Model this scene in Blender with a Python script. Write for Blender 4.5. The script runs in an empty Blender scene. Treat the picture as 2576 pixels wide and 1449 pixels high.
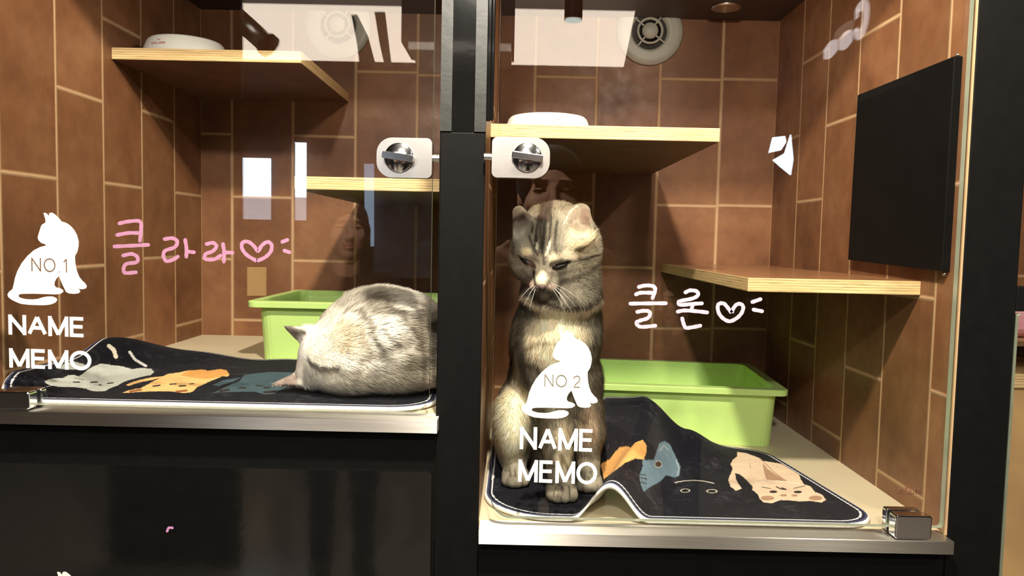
import bpy, bmesh, math, random
import numpy as np
from math import sin, cos, pi, hypot, sqrt, radians
from mathutils import Matrix, Vector

S = bpy.context.scene
C = S.collection
H = 1.35                      # eye height of the photographer above the room floor

# ---------------------------------------------------------------- camera
PITCH, YAW, ROLL, FPX = -0.06442, 0.0031, 0.021316, 1903.27
def _rz(a): return np.array([[cos(a), -sin(a), 0], [sin(a), cos(a), 0], [0, 0, 1]])
_B = np.array([[1., 0, 0], [0, 0, -1.], [0, 1., 0]])
_RX = np.array([[1., 0, 0], [0, cos(PITCH), -sin(PITCH)], [0, sin(PITCH), cos(PITCH)]])
CAMR = _rz(YAW) @ _RX @ _B @ _rz(ROLL)
cam_data = bpy.data.cameras.new('camera')
cam_data.sensor_width = 36.0
cam_data.lens = FPX / 2576 * 36.0
cam_data.clip_start = 0.01
cam_data.clip_end = 60
cam = bpy.data.objects.new('camera', cam_data)
C.objects.link(cam)
cm = Matrix([list(r) for r in CAMR]).to_4x4()
cm.translation = (0, 0, H)
cam.matrix_world = cm
S.camera = cam

# ---------------------------------------------------------------- world, exposure
S.view_settings.view_transform = 'Standard'
S.view_settings.look = 'None'
S.view_settings.gamma = 1.0
S.view_settings.use_curve_mapping = False
S.view_settings.exposure = 0.95
W = bpy.data.worlds.new('world')
S.world = W
W.use_nodes = True
W.node_tree.nodes['Background'].inputs[0].default_value = (0.9, 0.85, 0.75, 1)
W.node_tree.nodes['Background'].inputs[1].default_value = 0.01

# ---------------------------------------------------------------- lamps
def spot(name, loc, target, energy, color, radius=0.02, size=100, blend=0.6):
    d = bpy.data.lights.new(name, 'SPOT')
    d.energy = energy; d.color = color; d.shadow_soft_size = radius
    d.spot_size = radians(size); d.spot_blend = blend
    o = bpy.data.objects.new(name, d); C.objects.link(o)
    o.location = (loc[0], loc[1], loc[2] + H)
    v = Vector((target[0] - loc[0], target[1] - loc[1], target[2] - loc[2]))
    o.rotation_euler = v.to_track_quat('-Z', 'Y').to_euler()
    return o
WARM = (1.0, 0.88, 0.70)
spot('spot_lamp_light', (0.03, 0.33, 0.70), (0.0, 1.1, -0.1), 47, WARM, 0.030, 130)
spot('side_lamp_light', (0.95, -0.25, 0.85), (0.2, 1.2, 0.0), 16, WARM, 0.03, 90)
spot('rear_lamp_light', (-0.4, 0.25, 1.0), (-0.3, -1.6, -0.1), 120, (1.0, 0.9, 0.8), 0.04, 110)  # unseen fill lamp, added to brighten the mirrored people
spot('room_lamp_light', (-0.12, -0.95, 0.92), (-0.1, 0.84, 0.0), 52, (1.0, 0.93, 0.82), 0.05, 80)

def puck(name, loc, target, energy, color, size):
    d = bpy.data.lights.new(name, 'AREA'); d.shape = 'DISK'; d.size = size; d.energy = energy; d.color = color
    o = bpy.data.objects.new(name, d); C.objects.link(o); o.location = (loc[0], loc[1], loc[2] + H)
    o.rotation_euler = Vector((target[0] - loc[0], target[1] - loc[1], target[2] - loc[2])).to_track_quat('-Z', 'Y').to_euler()
    return o
puck('left_enclosure_light', (-0.135, 0.925, 0.414), (-0.15, 1.40, 0.20), 0.8, WARM, 0.04)
puck('right_enclosure_light', (0.26, 0.925, 0.414), (0.24, 1.25, 0.10), 1.1, WARM, 0.04)

# ================================================================ helpers
_done = set(o.name for o in C.objects)

def ray(px, py):
    return CAMR @ np.array([(px - 1288) / FPX, -(py - 724.5) / FPX, -1.0])
def at(px, py, Y):
    """point of the place seen at a pixel, on the vertical plane y = Y"""
    r = ray(px, py); r = r * (Y / r[1]); return (float(r[0]), float(r[1]), float(r[2]))
def atz(px, py, Z):
    r = ray(px, py); r = r * (Z / r[2]); return (float(r[0]), float(r[1]), float(r[2]))
def prj(pts):
    c = np.asarray(pts) @ CAMR
    return np.stack([1288 + FPX * c[:, 0] / -c[:, 2], 724.5 - FPX * c[:, 1] / -c[:, 2]], 1)

# ---- materials
def new_mat(name):
    m = bpy.data.materials.new(name); m.use_nodes = True
    nt = m.node_tree
    b = nt.nodes['Principled BSDF']
    return m, nt, b
def sock(b, k, v):
    if k in b.inputs: b.inputs[k].default_value = v
def noise(nt, scale, detail=4, rough=0.55, coord='Object', dim=None, vec=None):
    t = nt.nodes.new('ShaderNodeTexNoise')
    t.inputs['Scale'].default_value = scale; t.inputs['Detail'].default_value = detail
    t.inputs['Roughness'].default_value = rough
    if vec is None:
        c = nt.nodes.new('ShaderNodeTexCoord'); vec = c.outputs[coord]
    nt.links.new(vec, t.inputs['Vector'])
    return t
def ramp(nt, src, stops):
    r = nt.nodes.new('ShaderNodeValToRGB')
    e = r.color_ramp.elements
    while len(e) < len(stops): e.new(0.5)
    for i, (p, c) in enumerate(stops):
        e[i].position = p; e[i].color = (c[0], c[1], c[2], 1) if not isinstance(c, (int, float)) else (c, c, c, 1)
    nt.links.new(src, r.inputs['Fac'])
    return r
def math_n(nt, op, a, b=None, c=None, clamp=False):
    n = nt.nodes.new('ShaderNodeMath'); n.operation = op; n.use_clamp = clamp
    for i, v in enumerate((a, b, c)):
        if v is None: continue
        if isinstance(v, (int, float)): n.inputs[i].default_value = v
        else: nt.links.new(v, n.inputs[i])
    return n.outputs[0]
def mixc(nt, fac, a, b):
    n = nt.nodes.new('ShaderNodeMix'); n.data_type = 'RGBA'
    for k, v in ((0, fac), (6, a), (7, b)):
        if isinstance(v, (int, float)): n.inputs[k].default_value = v
        elif isinstance(v, tuple): n.inputs[k].default_value = (*v[:3], 1)
        else: nt.links.new(v, n.inputs[k])
    return n.outputs[2]
def bump(nt, b, h, strength=0.3, dist=0.002):
    n = nt.nodes.new('ShaderNodeBump'); n.inputs['Strength'].default_value = strength
    n.inputs['Distance'].default_value = dist
    nt.links.new(h, n.inputs['Height']); nt.links.new(n.outputs[0], b.inputs['Normal'])
def plain(name, col, rough=0.5, metal=0.0, spec=0.5, var=0.12, scale=30, bmp=0.0, coat=0.0):
    m, nt, b = new_mat(name)
    t = noise(nt, scale)
    r = ramp(nt, t.outputs['Fac'], [(0.3, tuple(x * (1 - var) for x in col)), (0.7, tuple(min(1, x * (1 + var)) for x in col))])
    nt.links.new(r.outputs[0], b.inputs['Base Color'])
    sock(b, 'Roughness', rough); sock(b, 'Metallic', metal); sock(b, 'Specular IOR Level', spec); sock(b, 'Coat Weight', coat)
    if bmp: bump(nt, b, t.outputs['Fac'], bmp, 0.001)
    return m
def emis(name, col, s):
    m, nt, b = new_mat(name)
    sock(b, 'Base Color', (*col, 1)); sock(b, 'Emission Color', (*col, 1)); sock(b, 'Emission Strength', s)
    return m

def tile_mat():
    m, nt, b = new_mat('brown_tile')
    uv = nt.nodes.new('ShaderNodeUVMap'); uv.uv_map = 'UVMap'
    sp = nt.nodes.new('ShaderNodeSeparateXYZ'); nt.links.new(uv.outputs[0], sp.inputs[0])
    def edge(s, size):
        f = math_n(nt, 'FRACT', math_n(nt, 'ADD', s, 0.5))
        d = math_n(nt, 'ABSOLUTE', math_n(nt, 'SUBTRACT', f, 0.5))
        return math_n(nt, 'MULTIPLY', d, size)
    du = edge(sp.outputs[0], 0.117); dv = edge(sp.outputs[1], 0.24)
    dm = math_n(nt, 'MINIMUM', du, dv)
    wob = noise(nt, 60, 2)
    dm2 = math_n(nt, 'ADD', dm, math_n(nt, 'MULTIPLY', math_n(nt, 'SUBTRACT', wob.outputs['Fac'], 0.5), 0.0007))
    g = ramp(nt, dm2, [(0.0006, 1.0), (0.0013, 0.0)]).outputs[0]          # grout
    rim = ramp(nt, dm2, [(0.0015, 1.0), (0.004, 0.0)]).outputs[0]
    # per tile tone
    fl = nt.nodes.new('ShaderNodeVectorMath'); fl.operation = 'FLOOR'
    nt.links.new(uv.outputs[0], fl.inputs[0])
    wn = nt.nodes.new('ShaderNodeTexWhiteNoise'); wn.noise_dimensions = '3D'; nt.links.new(fl.outputs[0], wn.inputs['Vector'])
    n1 = noise(nt, 9, 5, 0.6); n2 = noise(nt, 45, 4, 0.6)
    c1 = ramp(nt, n1.outputs['Fac'], [(0.28, (0.126, 0.051, 0.023)), (0.5, (0.214, 0.094, 0.041)), (0.72, (0.285, 0.139, 0.066))]).outputs[0]
    c2 = mixc(nt, ramp(nt, n2.outputs['Fac'], [(0.45, 0.0), (0.75, 0.35)]).outputs[0], c1, (0.14, 0.055, 0.028))
    tone = math_n(nt, 'MULTIPLY_ADD', wn.outputs['Value'], 0.30, 0.82)
    mul = nt.nodes.new('ShaderNodeVectorMath'); mul.operation = 'SCALE'
    nt.links.new(c2, mul.inputs[0]); nt.links.new(tone, mul.inputs['Scale'])
    c3 = mixc(nt, math_n(nt, 'MULTIPLY', rim, 0.30), mul.outputs[0], (0.45, 0.24, 0.11))
    c4 = mixc(nt, g, c3, (0.50, 0.34, 0.19))
    nt.links.new(c4, b.inputs['Base Color'])
    rr = ramp(nt, n2.outputs['Fac'], [(0.3, 0.38), (0.7, 0.52)]).outputs[0]
    nt.links.new(math_n(nt, 'ADD', rr, math_n(nt, 'MULTIPLY', g, 0.3)), b.inputs['Roughness'])
    sock(b, 'Specular IOR Level', 0.35)
    n3 = noise(nt, 140, 3, 0.6)
    hgt = math_n(nt, 'SUBTRACT', math_n(nt, 'MULTIPLY', math_n(nt, 'ADD', n3.outputs['Fac'], n1.outputs['Fac']), 0.35), math_n(nt, 'MULTIPLY', g, 1.2))
    bump(nt, b, hgt, 0.5, 0.0015)
    return m

def ply_edge_mat():
    m, nt, b = new_mat('plywood_edge')
    tc = nt.nodes.new('ShaderNodeTexCoord')
    sp = nt.nodes.new('ShaderNodeSeparateXYZ'); nt.links.new(tc.outputs['Object'], sp.inputs[0])
    mp = nt.nodes.new('ShaderNodeMapping'); nt.links.new(tc.outputs['Object'], mp.inputs[0])
    mp.inputs['Scale'].default_value = (12, 12, 300)
    n = noise(nt, 1.0, 3, 0.6, vec=mp.outputs[0])
    z = math_n(nt, 'ADD', math_n(nt, 'MULTIPLY', sp.outputs[2], 300.0), math_n(nt, 'MULTIPLY', n.outputs['Fac'], 1.2))
    s = math_n(nt, 'ABSOLUTE', math_n(nt, 'SINE', math_n(nt, 'MULTIPLY', z, pi)))
    lines = ramp(nt, s, [(0.0, 1.0), (0.5, 0.0)]).outputs[0]
    k = ramp(nt, n.outputs['Fac'], [(0.35, 0.45), (0.58, 1.0)]).outputs[0]
    base = ramp(nt, n.outputs['Fac'], [(0.3, (0.66, 0.46, 0.20)), (0.7, (0.86, 0.66, 0.34))]).outputs[0]
    c = mixc(nt, math_n(nt, 'MULTIPLY', lines, k), base, (0.20, 0.10, 0.03))
    nt.links.new(c, b.inputs['Base Color']); sock(b, 'Roughness', 0.6)
    bump(nt, b, n.outputs['Fac'], 0.3, 0.0008)
    return m
def ply_face_mat():
    m, nt, b = new_mat('plywood_face')
    tc = nt.nodes.new('ShaderNodeTexCoord')
    mp = nt.nodes.new('ShaderNodeMapping'); nt.links.new(tc.outputs['Object'], mp.inputs[0])
    mp.inputs['Scale'].default_value = (3, 30, 30)
    n = noise(nt, 2.0, 5, 0.6, vec=mp.outputs[0])
    c = ramp(nt, n.outputs['Fac'], [(0.3, (0.20, 0.085, 0.040)), (0.5, (0.30, 0.145, 0.066)), (0.75, (0.38, 0.20, 0.095))]).outputs[0]
    nt.links.new(c, b.inputs['Base Color']); sock(b, 'Roughness', 0.32); sock(b, 'Coat Weight', 0.3)
    return m
def steel_mat():
    m, nt, b = new_mat('brushed_steel')
    tc = nt.nodes.new('ShaderNodeTexCoord')
    mp = nt.nodes.new('ShaderNodeMapping'); nt.links.new(tc.outputs['Object'], mp.inputs[0])
    mp.inputs['Scale'].default_value = (4, 300, 300)
    n = noise(nt, 3.0, 3, 0.6, vec=mp.outputs[0])
    c = ramp(nt, n.outputs['Fac'], [(0.3, (0.60, 0.575, 0.53)), (0.7, (0.78, 0.76, 0.71))]).outputs[0]
    nt.links.new(c, b.inputs['Base Color']); sock(b, 'Metallic', 1.0); sock(b, 'Roughness', 0.38); sock(b, 'Anisotropic', 0.95)
    tv = nt.nodes.new('ShaderNodeCombineXYZ'); tv.inputs[0].default_value = 1.0; sock(b, 'Anisotropic Rotation', 0.25)
    nt.links.new(tv.outputs[0], b.inputs['Tangent'])
    bump(nt, b, n.outputs['Fac'], 0.08, 0.0004)
    return m
def glass_mat(name='clear_glass', tint=(1, 1, 1), ior=1.6):
    m = bpy.data.materials.new(name); m.use_nodes = True
    nt = m.node_tree; nt.nodes.clear()
    out = nt.nodes.new('ShaderNodeOutputMaterial')
    tr = nt.nodes.new('ShaderNodeBsdfTransparent'); tr.inputs[0].default_value = (*tint, 1)
    gl = nt.nodes.new('ShaderNodeBsdfGlossy'); gl.inputs['Roughness'].default_value = 0.0
    fr = nt.nodes.new('ShaderNodeFresnel'); fr.inputs['IOR'].default_value = ior
    geo = nt.nodes.new('ShaderNodeNewGeometry')
    # the pane's faces seen from inside the sheet reflect like the outer ones
    mx = nt.nodes.new('ShaderNodeMixShader')
    lw = nt.nodes.new('ShaderNodeLayerWeight'); lw.inputs[0].default_value = 0.5
    r0 = ((ior - 1) / (ior + 1)) ** 2
    f5 = math_n(nt, 'POWER', lw.outputs['Facing'], 5.0)
    fac = math_n(nt, 'MULTIPLY_ADD', f5, 1 - r0, r0)
    nt.links.new(fac, mx.inputs[0]); nt.links.new(tr.outputs[0], mx.inputs[1]); nt.links.new(gl.outputs[0], mx.inputs[2])
    nt.links.new(mx.outputs[0], out.inputs[0])
    return m

M = {}
M['tile'] = tile_mat()
M['ply_edge'] = ply_edge_mat()
M['ply_face'] = ply_face_mat()
M['ply_under'] = plain('stained_plywood_underside', (0.13, 0.052, 0.030), 0.6, scale=18, var=.25)  # undersides coloured darker and redder than the tops
M['steel'] = steel_mat()
M['glass'] = glass_mat()
M['glass_edge'] = plain('glass_edge', (0.26, 0.29, 0.22), 0.25, spec=0.8)
M['black'] = plain('black_paint', (0.0055, 0.0055, 0.0055), 0.5, spec=0.08, bmp=0.1, scale=60)
M['black_gloss'] = plain('glossy_black_paint', (0.006, 0.006, 0.006), 0.06, spec=0.6, scale=40, bmp=0.05)
M['black_worn'] = plain('worn_black_paint', (0.022, 0.024, 0.022), 0.33, spec=0.35, bmp=0.25, scale=60)  # upper flanges, a greyer black than the plain post
M['floor'] = plain('cream_vinyl', (0.70, 0.62, 0.43), 0.45, var=0.06, scale=12)
M['chrome'] = plain('chrome', (0.85, 0.87, 0.90), 0.13, metal=1.0, var=0.02)
M['satin'] = plain('satin_nickel', (0.74, 0.72, 0.69), 0.26, metal=1.0, var=0.05)
M['white_film'] = plain('white_film', (0.93, 0.93, 0.92), 0.5, var=0.01)
M['green'] = plain('green_plastic', (0.56, 0.82, 0.26), 0.38, var=0.02, scale=8)
M['white_glaze'] = plain('white_melamine', (0.86, 0.86, 0.80), 0.22, var=0.02)
M['rubber'] = plain('dark_rubber', (0.03, 0.045, 0.035), 0.6)
M['red_print'] = plain('red_print', (0.55, 0.10, 0.08), 0.5)
M['vent_white'] = plain('grey_white_plastic', (0.42, 0.43, 0.38), 0.45, var=0.05)
M['vent_dark'] = plain('vent_opening', (0.03, 0.028, 0.025), 0.8)
M['pink'] = plain('pink_marker', (0.44, 0.21, 0.35), 0.55, var=0.05, scale=200)
M['pink_pale'] = plain('pale_pink_marker', (0.62, 0.45, 0.56), 0.55, var=0.04, scale=200)
M['dark_room'] = plain('dark_room_wall', (0.03, 0.022, 0.018), 0.8)

# ---- mesh building
def link(name, me, mats, parent=None, smooth=False, bevel=0.0, seg=2):
    o = bpy.data.objects.new(name, me); C.objects.link(o)
    for m in (mats if isinstance(mats, (list, tuple)) else [mats]): me.materials.append(m)
    if smooth: me.polygons.foreach_set('use_smooth', [True] * len(me.polygons))
    if parent is not None: o.parent = parent
    if bevel:
        bv = o.modifiers.new('bevel', 'BEVEL'); bv.width = bevel; bv.segments = seg; bv.limit_method = 'ANGLE'
        bv.harden_normals = False
    return o
def from_bm(name, bm, mats, parent=None, off=(0, 0, 0), **k):
    me = bpy.data.meshes.new(name)
    if off != (0, 0, 0): bmesh.ops.translate(bm, verts=bm.verts, vec=[-c for c in off])
    bm.normal_update(); bm.to_mesh(me); bm.free()
    o = link(name, me, mats, parent, **k)
    if parent is None and off != (0, 0, 0): o.location = off
    return o
def add_box(bm, x0, x1, y0, y1, z0, z1, mi=0):
    v = [bm.verts.new(p) for p in ((x0, y0, z0), (x1, y0, z0), (x1, y1, z0), (x0, y1, z0), (x0, y0, z1), (x1, y0, z1), (x1, y1, z1), (x0, y1, z1))]
    fs = [bm.faces.new([v[i] for i in f]) for f in ((3, 2, 1, 0), (4, 5, 6, 7), (0, 1, 5, 4), (1, 2, 6, 5), (2, 3, 7, 6), (3, 0, 4, 7))]
    for f in fs: f.material_index = mi
    return fs
def box(name, x0, x1, y0, y1, z0, z1, mats, parent=None, base=True, **k):
    bm = bmesh.new(); add_box(bm, x0, x1, y0, y1, z0, z1)
    off = ((x0 + x1) / 2, (y0 + y1) / 2, z0) if parent is None else (0, 0, 0)
    return from_bm(name, bm, mats, parent, off, **k)
def extrude_y(bm, pts, y0, y1, mi=0, side_mi=None):
    """prism of an x-z outline between two y planes"""
    a = [bm.verts.new((p[0], y0, p[1])) for p in pts]; b = [bm.verts.new((p[0], y1, p[1])) for p in pts]
    area = sum(pts[i][0] * pts[(i + 1) % len(pts)][1] - pts[(i + 1) % len(pts)][0] * pts[i][1] for i in range(len(pts)))
    n = len(pts)
    if area < 0: a.reverse(); b.reverse()
    from mathutils.geometry import tessellate_polygon
    if n > 40:
        tr = tessellate_polygon([[Vector((v.co.x, v.co.z, 0)) for v in a]])
        for t in tr:
            for ring in (a, b):
                f = bm.faces.new([ring[i] for i in t]); f.material_index = mi; f.normal_update()
                if (f.normal.y > 0) == (ring is a): f.normal_flip()
    else:
        f = bm.faces.new(a); f.material_index = mi
        f = bm.faces.new(list(reversed(b))); f.material_index = mi
    for i in range(n):
        j = (i + 1) % n
        f = bm.faces.new((a[j], a[i], b[i], b[j])); f.material_index = mi if side_mi is None else side_mi
def rrect(x0, x1, z0, z1, r, n=8):
    """rounded rectangle outline; r = radii (bl, br, tr, tl)"""
    if isinstance(r, (int, float)): r = (r,) * 4
    out = []
    for (cx, cz, a0, rr) in ((x0 + r[0], z0 + r[0], pi, r[0]), (x1 - r[1], z0 + r[1], 1.5 * pi, r[1]), (x1 - r[2], z1 - r[2], 0, r[2]), (x0 + r[3], z1 - r[3], .5 * pi, r[3])):
        if rr <= 0: out.append((cx, cz)); continue
        for i in range(n + 1):
            a = a0 + i / n * pi / 2; out.append((cx + rr * cos(a), cz + rr * sin(a)))
    return out
def add_cyl(bm, c, axis, r, h, n=32, r2=None, mi=0, caps=True):
    """cylinder from c along axis ('x','y','z') for length h"""
    r2 = r if r2 is None else r2
    def pt(a, rad, t):
        u, v = rad * cos(a), rad * sin(a)
        return {'y': (c[0] + u, c[1] + t, c[2] + v), 'x': (c[0] + t, c[1] + u, c[2] + v), 'z': (c[0] + u, c[1] + v, c[2] + t)}[axis]
    A = [bm.verts.new(pt(2 * pi * i / n, r, 0)) for i in range(n)]; B = [bm.verts.new(pt(2 * pi * i / n, r2, h)) for i in range(n)]
    fs = []
    for i in range(n):
        j = (i + 1) % n; fs.append(bm.faces.new((A[i], A[j], B[j], B[i])))
    if caps: fs.append(bm.faces.new(list(reversed(A)))); fs.append(bm.faces.new(B))
    for f in fs: f.material_index = mi
    bmesh.ops.recalc_face_normals(bm, faces=fs)
def lathe(bm, c, prof, axis='z', n=48, mi=0):
    rings = []
    for r, t in prof:
        ring = []
        for i in range(n):
            a = 2 * pi * i / n; u, v = r * cos(a), r * sin(a)
            ring.append(bm.verts.new({'z': (c[0] + u, c[1] + v, c[2] + t), 'y': (c[0] + u, c[1] + t, c[2] + v)}[axis]))
        rings.append(ring)
    fs = []
    for a, b in zip(rings, rings[1:]):
        for i in range(n):
            j = (i + 1) % n; f = bm.faces.new((a[i], a[j], b[j], b[i])); f.material_index = mi; f.smooth = True; fs.append(f)
    for ring in (rings[0], rings[-1]):
        f = bm.faces.new(ring); f.material_index = mi; fs.append(f)
    bmesh.ops.recalc_face_normals(bm, faces=fs)
def empty(name, loc, label, cat, group=None):
    o = bpy.data.objects.new(name, None); C.objects.link(o); o.location = loc
    o.empty_display_size = 0.05
    o['label'] = label; o['category'] = cat
    if group: o['group'] = group
    return o
def tag(o, label, cat, group=None):
    o['label'] = label; o['category'] = cat
    if group: o['group'] = group
    return o
def struct(o): o['kind'] = 'structure'; return o
def adopt(parent, *objs):
    """keep world geometry of parts when the parent empty stands elsewhere"""
    for o in objs:
        o.parent = parent; o.location = o.location - parent.location if o.location.length else -Vector(parent.location)

# ================================================================ the tiled enclosures
ZL, ZR, ZC = -0.200, -0.323, 0.425          # left floor, right floor, common ceiling (eye = 0)
YF, YB = 0.843, 1.473
XL, XD0, XD1, XR = -0.610, -0.085, -0.035, 0.494
TH = 0.24
def tiled(name, axis, const, cols, z0, z1, thick, flip=False):
    """cols: (edge0, edge1, u0, u1, z of one joint); a wall of tile columns with a slab behind"""
    bm = bmesh.new(); uvl = bm.loops.layers.uv.new('UVMap')
    for a0, a1, u0, u1, zj in cols:
        P4 = [(a0, z0), (a1, z0), (a1, z1), (a0, z1)]
        vs = [bm.verts.new((const, a, z) if axis == 'x' else (a, const, z)) for a, z in P4]
        f = bm.faces.new(vs)
        for l, (a, z) in zip(f.loops, P4):
            l[uvl].uv = (u0 if a == a0 else u1, (z - zj) / TH)
        if flip: f.normal_flip()
    e0, e1 = min(c[0] for c in cols), max(c[1] for c in cols)
    if axis == 'x': add_box(bm, min(const + thick * .01, const + thick), max(const + thick * .01, const + thick), e0, e1, z0, z1, 0)
    else: add_box(bm, e0, e1, const + 0.0005, const + thick, z0, z1, 0)
    for f in bm.faces:
        if len([1 for l in f.loops if l[uvl].uv.length > 0]) == 0:
            for l in f.loops: l[uvl].uv = (0.5, 0.5)
    return struct(from_bm(name, bm, M['tile']))
ly = [1.473, 1.3575, 1.240, 1.1245, 1.010, 0.8975, 0.8445]
ljz = [0.07, 0.195, 0.07, 0.188, 0.067, 0.188]
tiled('wall_left', 'x', XL, [(ly[i + 1], ly[i], i + 1 if i < 5 else 5 + .46, i, ljz[i]) for i in range(6)], ZL - .02, ZC, -0.02, True)
ry = [1.473, 1.3435, 1.231, 1.1195, 1.0055, 0.888, 0.8445]
rjz = [0.192, 0.075, 0.191, 0.062, 0.18, 0.072]
tiled('wall_right', 'x', XR, [(ry[i + 1], ry[i], i + 1 if i < 5 else 5 + .38, i, rjz[i]) for i in range(6)], ZR - .02, ZC, 0.02, False)
lb = [(-0.61, -0.5505, 0.5, 1, 0.19), (-0.5505, -0.433, 1, 2, 0.0713), (-0.433, -0.312, 2, 3, 0.19), (-0.312, -0.194, 3, 4, 0.0745), (-0.194, -0.072, 4, 5, 0.31)]
rb = [(-0.072, 0.032, 0.1, 1, 0.19), (0.032, 0.1495, 6, 7, 0.312), (0.1495, 0.2705, 7, 8, 0.19), (0.2705, 0.3885, 8, 9, 0.0725), (0.3885, 0.494, 9, 9.9, 0.0745), (0.53, 0.65, 10, 11, 0.19), (0.65, 0.77, 11, 12, 0.07), (0.77, 1.25, 12, 16, 0.19)]
tiled('wall_back', 'y', YB, lb + rb, ZR - .12, ZC + .02, 0.02, False)
# divider between the two enclosures
def divider():
    cols = [(YF - .005, 0.97, 0.0, 1, 0.19), (0.97, 1.09, 1, 2, 0.07), (1.09, 1.21, 2, 3, 0.19), (1.21, 1.33, 3, 4, 0.07), (1.33, 1.473, 4, 5, 0.19)]
    bm = bmesh.new(); uvl = bm.loops.layers.uv.new('UVMap')
    for const, fl in ((XD0, False), (XD1, True)):
        for a0, a1, u0, u1, zj in cols:
            P4 = [(a0, ZR - .02), (a1, ZR - .02), (a1, ZC), (a0, ZC)]
            f = bm.faces.new([bm.verts.new((const, a, z)) for a, z in P4])
            for l, (a, z) in zip(f.loops, P4): l[uvl].uv = (u0 if a == a0 else u1, (z - zj) / TH)
            if fl is False: f.normal_flip()
    add_box(bm, XD0 + .0005, XD1 - .0005, YF, YB, ZR - .02, ZC)
    return struct(from_bm('wall_divider', bm, M['tile']))
divider()
struct(box('wall_far_right', 0.514, 0.554, YF, YB, ZR - .12, ZC, M['tile']))
struct(box('ceiling', XL - .02, 1.25, YF, YB + .02, ZC, ZC + .03, plain('dark_ceiling_board', (0.06, 0.035, 0.025), 0.6)))
struct(box('floor_left', XL, XD0, 0.851, YB, ZL - .02, ZL, M['floor']))
struct(box('floor_right', XD1, XR, 0.851, YB, ZR - .02, ZR, M['floor']))

# ---- black steel front
fr = 0.838
def post(name, x0, x1, z0, z1, y0=fr, y1=YF + .002, m='black', bev=0.0015):
    return struct(box(name, x0, x1, y0, y1, z0, z1, M[m], bevel=bev))
# central post: plain below, upper length with two raised side flanges around a glossy web
post('trim_1', XD0, XD1, -H, 0.116)
def upper_post():
    bm = bmesh.new()
    add_box(bm, XD0, XD1, 0.8395, YF + .002, 0.1165, 1.1, 1)
    add_box(bm, XD0, XD0 + .0125, 0.8365, 0.8400, 0.1165, 1.1, 0)
    add_box(bm, XD1 - .0125, XD1, 0.8365, 0.8400, 0.1165, 1.1, 0)
    return struct(from_bm('trim_2', bm, [M['black_worn'], M['black_gloss']]))
upper_post()
post('trim_3', XR, 0.5555, -H, 1.1, fr - .002)
post('trim_4', XL - .35, XD0, -H, ZL - .0155, fr)                 # below the left sill
post('trim_5', XD1, XR, -H, ZR - .0155, fr)                     # below the right sill
post('trim_6', XL - .35, 1.25, ZC + .002, 1.1, fr + .001, YF + .03)     # fascia over the doors
post('trim_7', XL - .35, XL - .002, ZL - .015, ZC, fr + .002)
post('trim_8', 0.5555, 1.25, -0.068, -0.04, fr - .001)
struct(box('trim_9', XR - .0022, XR - .0002, YF - .007, YF + .003, ZR, ZC, plain('edge_strip', (0.50, 0.34, 0.19), 0.4)))
def gasket():
    bm = bmesh.new(); add_box(bm, XD1, XD1 + .0045, YF - .003, YF + .010, 0.13, ZC)
    add_box(bm, XD1 + .0045, XD1 + .008, YF - .001, YF + .006, 0.13, ZC)
    return struct(from_bm('trim_10', bm, M['black_gloss'], bevel=.001))
gasket()

# ---- steel sills
def sill(x0, x1, z, label):
    bm = bmesh.new()
    extrude_x = []
    prof = [(0.8175, z - .0145), (0.8175, z - .0008), (0.8183, z), (0.851, z), (0.851, z - .0145)]
    a = [bm.verts.new((x0, p[0], p[1])) for p in prof]; b = [bm.verts.new((x1, p[0], p[1])) for p in prof]
    bm.faces.new(a); bm.faces.new(list(reversed(b)))
    for i in range(len(prof)):
        j = (i + 1) % len(prof); bm.faces.new((a[i], b[i], b[j], a[j]))
    bmesh.ops.recalc_face_normals(bm, faces=bm.faces)
    o = from_bm('steel_ledge', bm, M['steel'], None, ((x0 + x1) / 2, 0.834, z - .0145))
    return tag(o, label, 'ledge')
sill(XL - .3, -0.0815, ZL, 'brushed steel ledge under the left glass door')
sill(-0.0335, 0.4915, ZR, 'brushed steel ledge under the right glass door, ending at the chrome hinge')

# ---- plywood shelves
def shelf(x0, x1, y0, y1, z0, z1, label):
    bm = bmesh.new(); fs = add_box(bm, x0, x1, y0, y1, z0, z1, 0)
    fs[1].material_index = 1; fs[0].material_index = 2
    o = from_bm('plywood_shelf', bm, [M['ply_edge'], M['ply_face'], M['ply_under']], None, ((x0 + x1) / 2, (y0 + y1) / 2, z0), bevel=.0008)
    return tag(o, label, 'shelf')
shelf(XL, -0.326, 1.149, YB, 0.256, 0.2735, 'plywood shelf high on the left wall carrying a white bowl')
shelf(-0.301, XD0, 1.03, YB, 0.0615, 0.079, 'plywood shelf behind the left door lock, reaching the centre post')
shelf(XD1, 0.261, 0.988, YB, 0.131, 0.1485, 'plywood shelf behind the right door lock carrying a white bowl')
shelf(0.284, XR, 0.920, YB, -0.0575, -0.0405, 'low plywood shelf against the right wall under the black panel')

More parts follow.
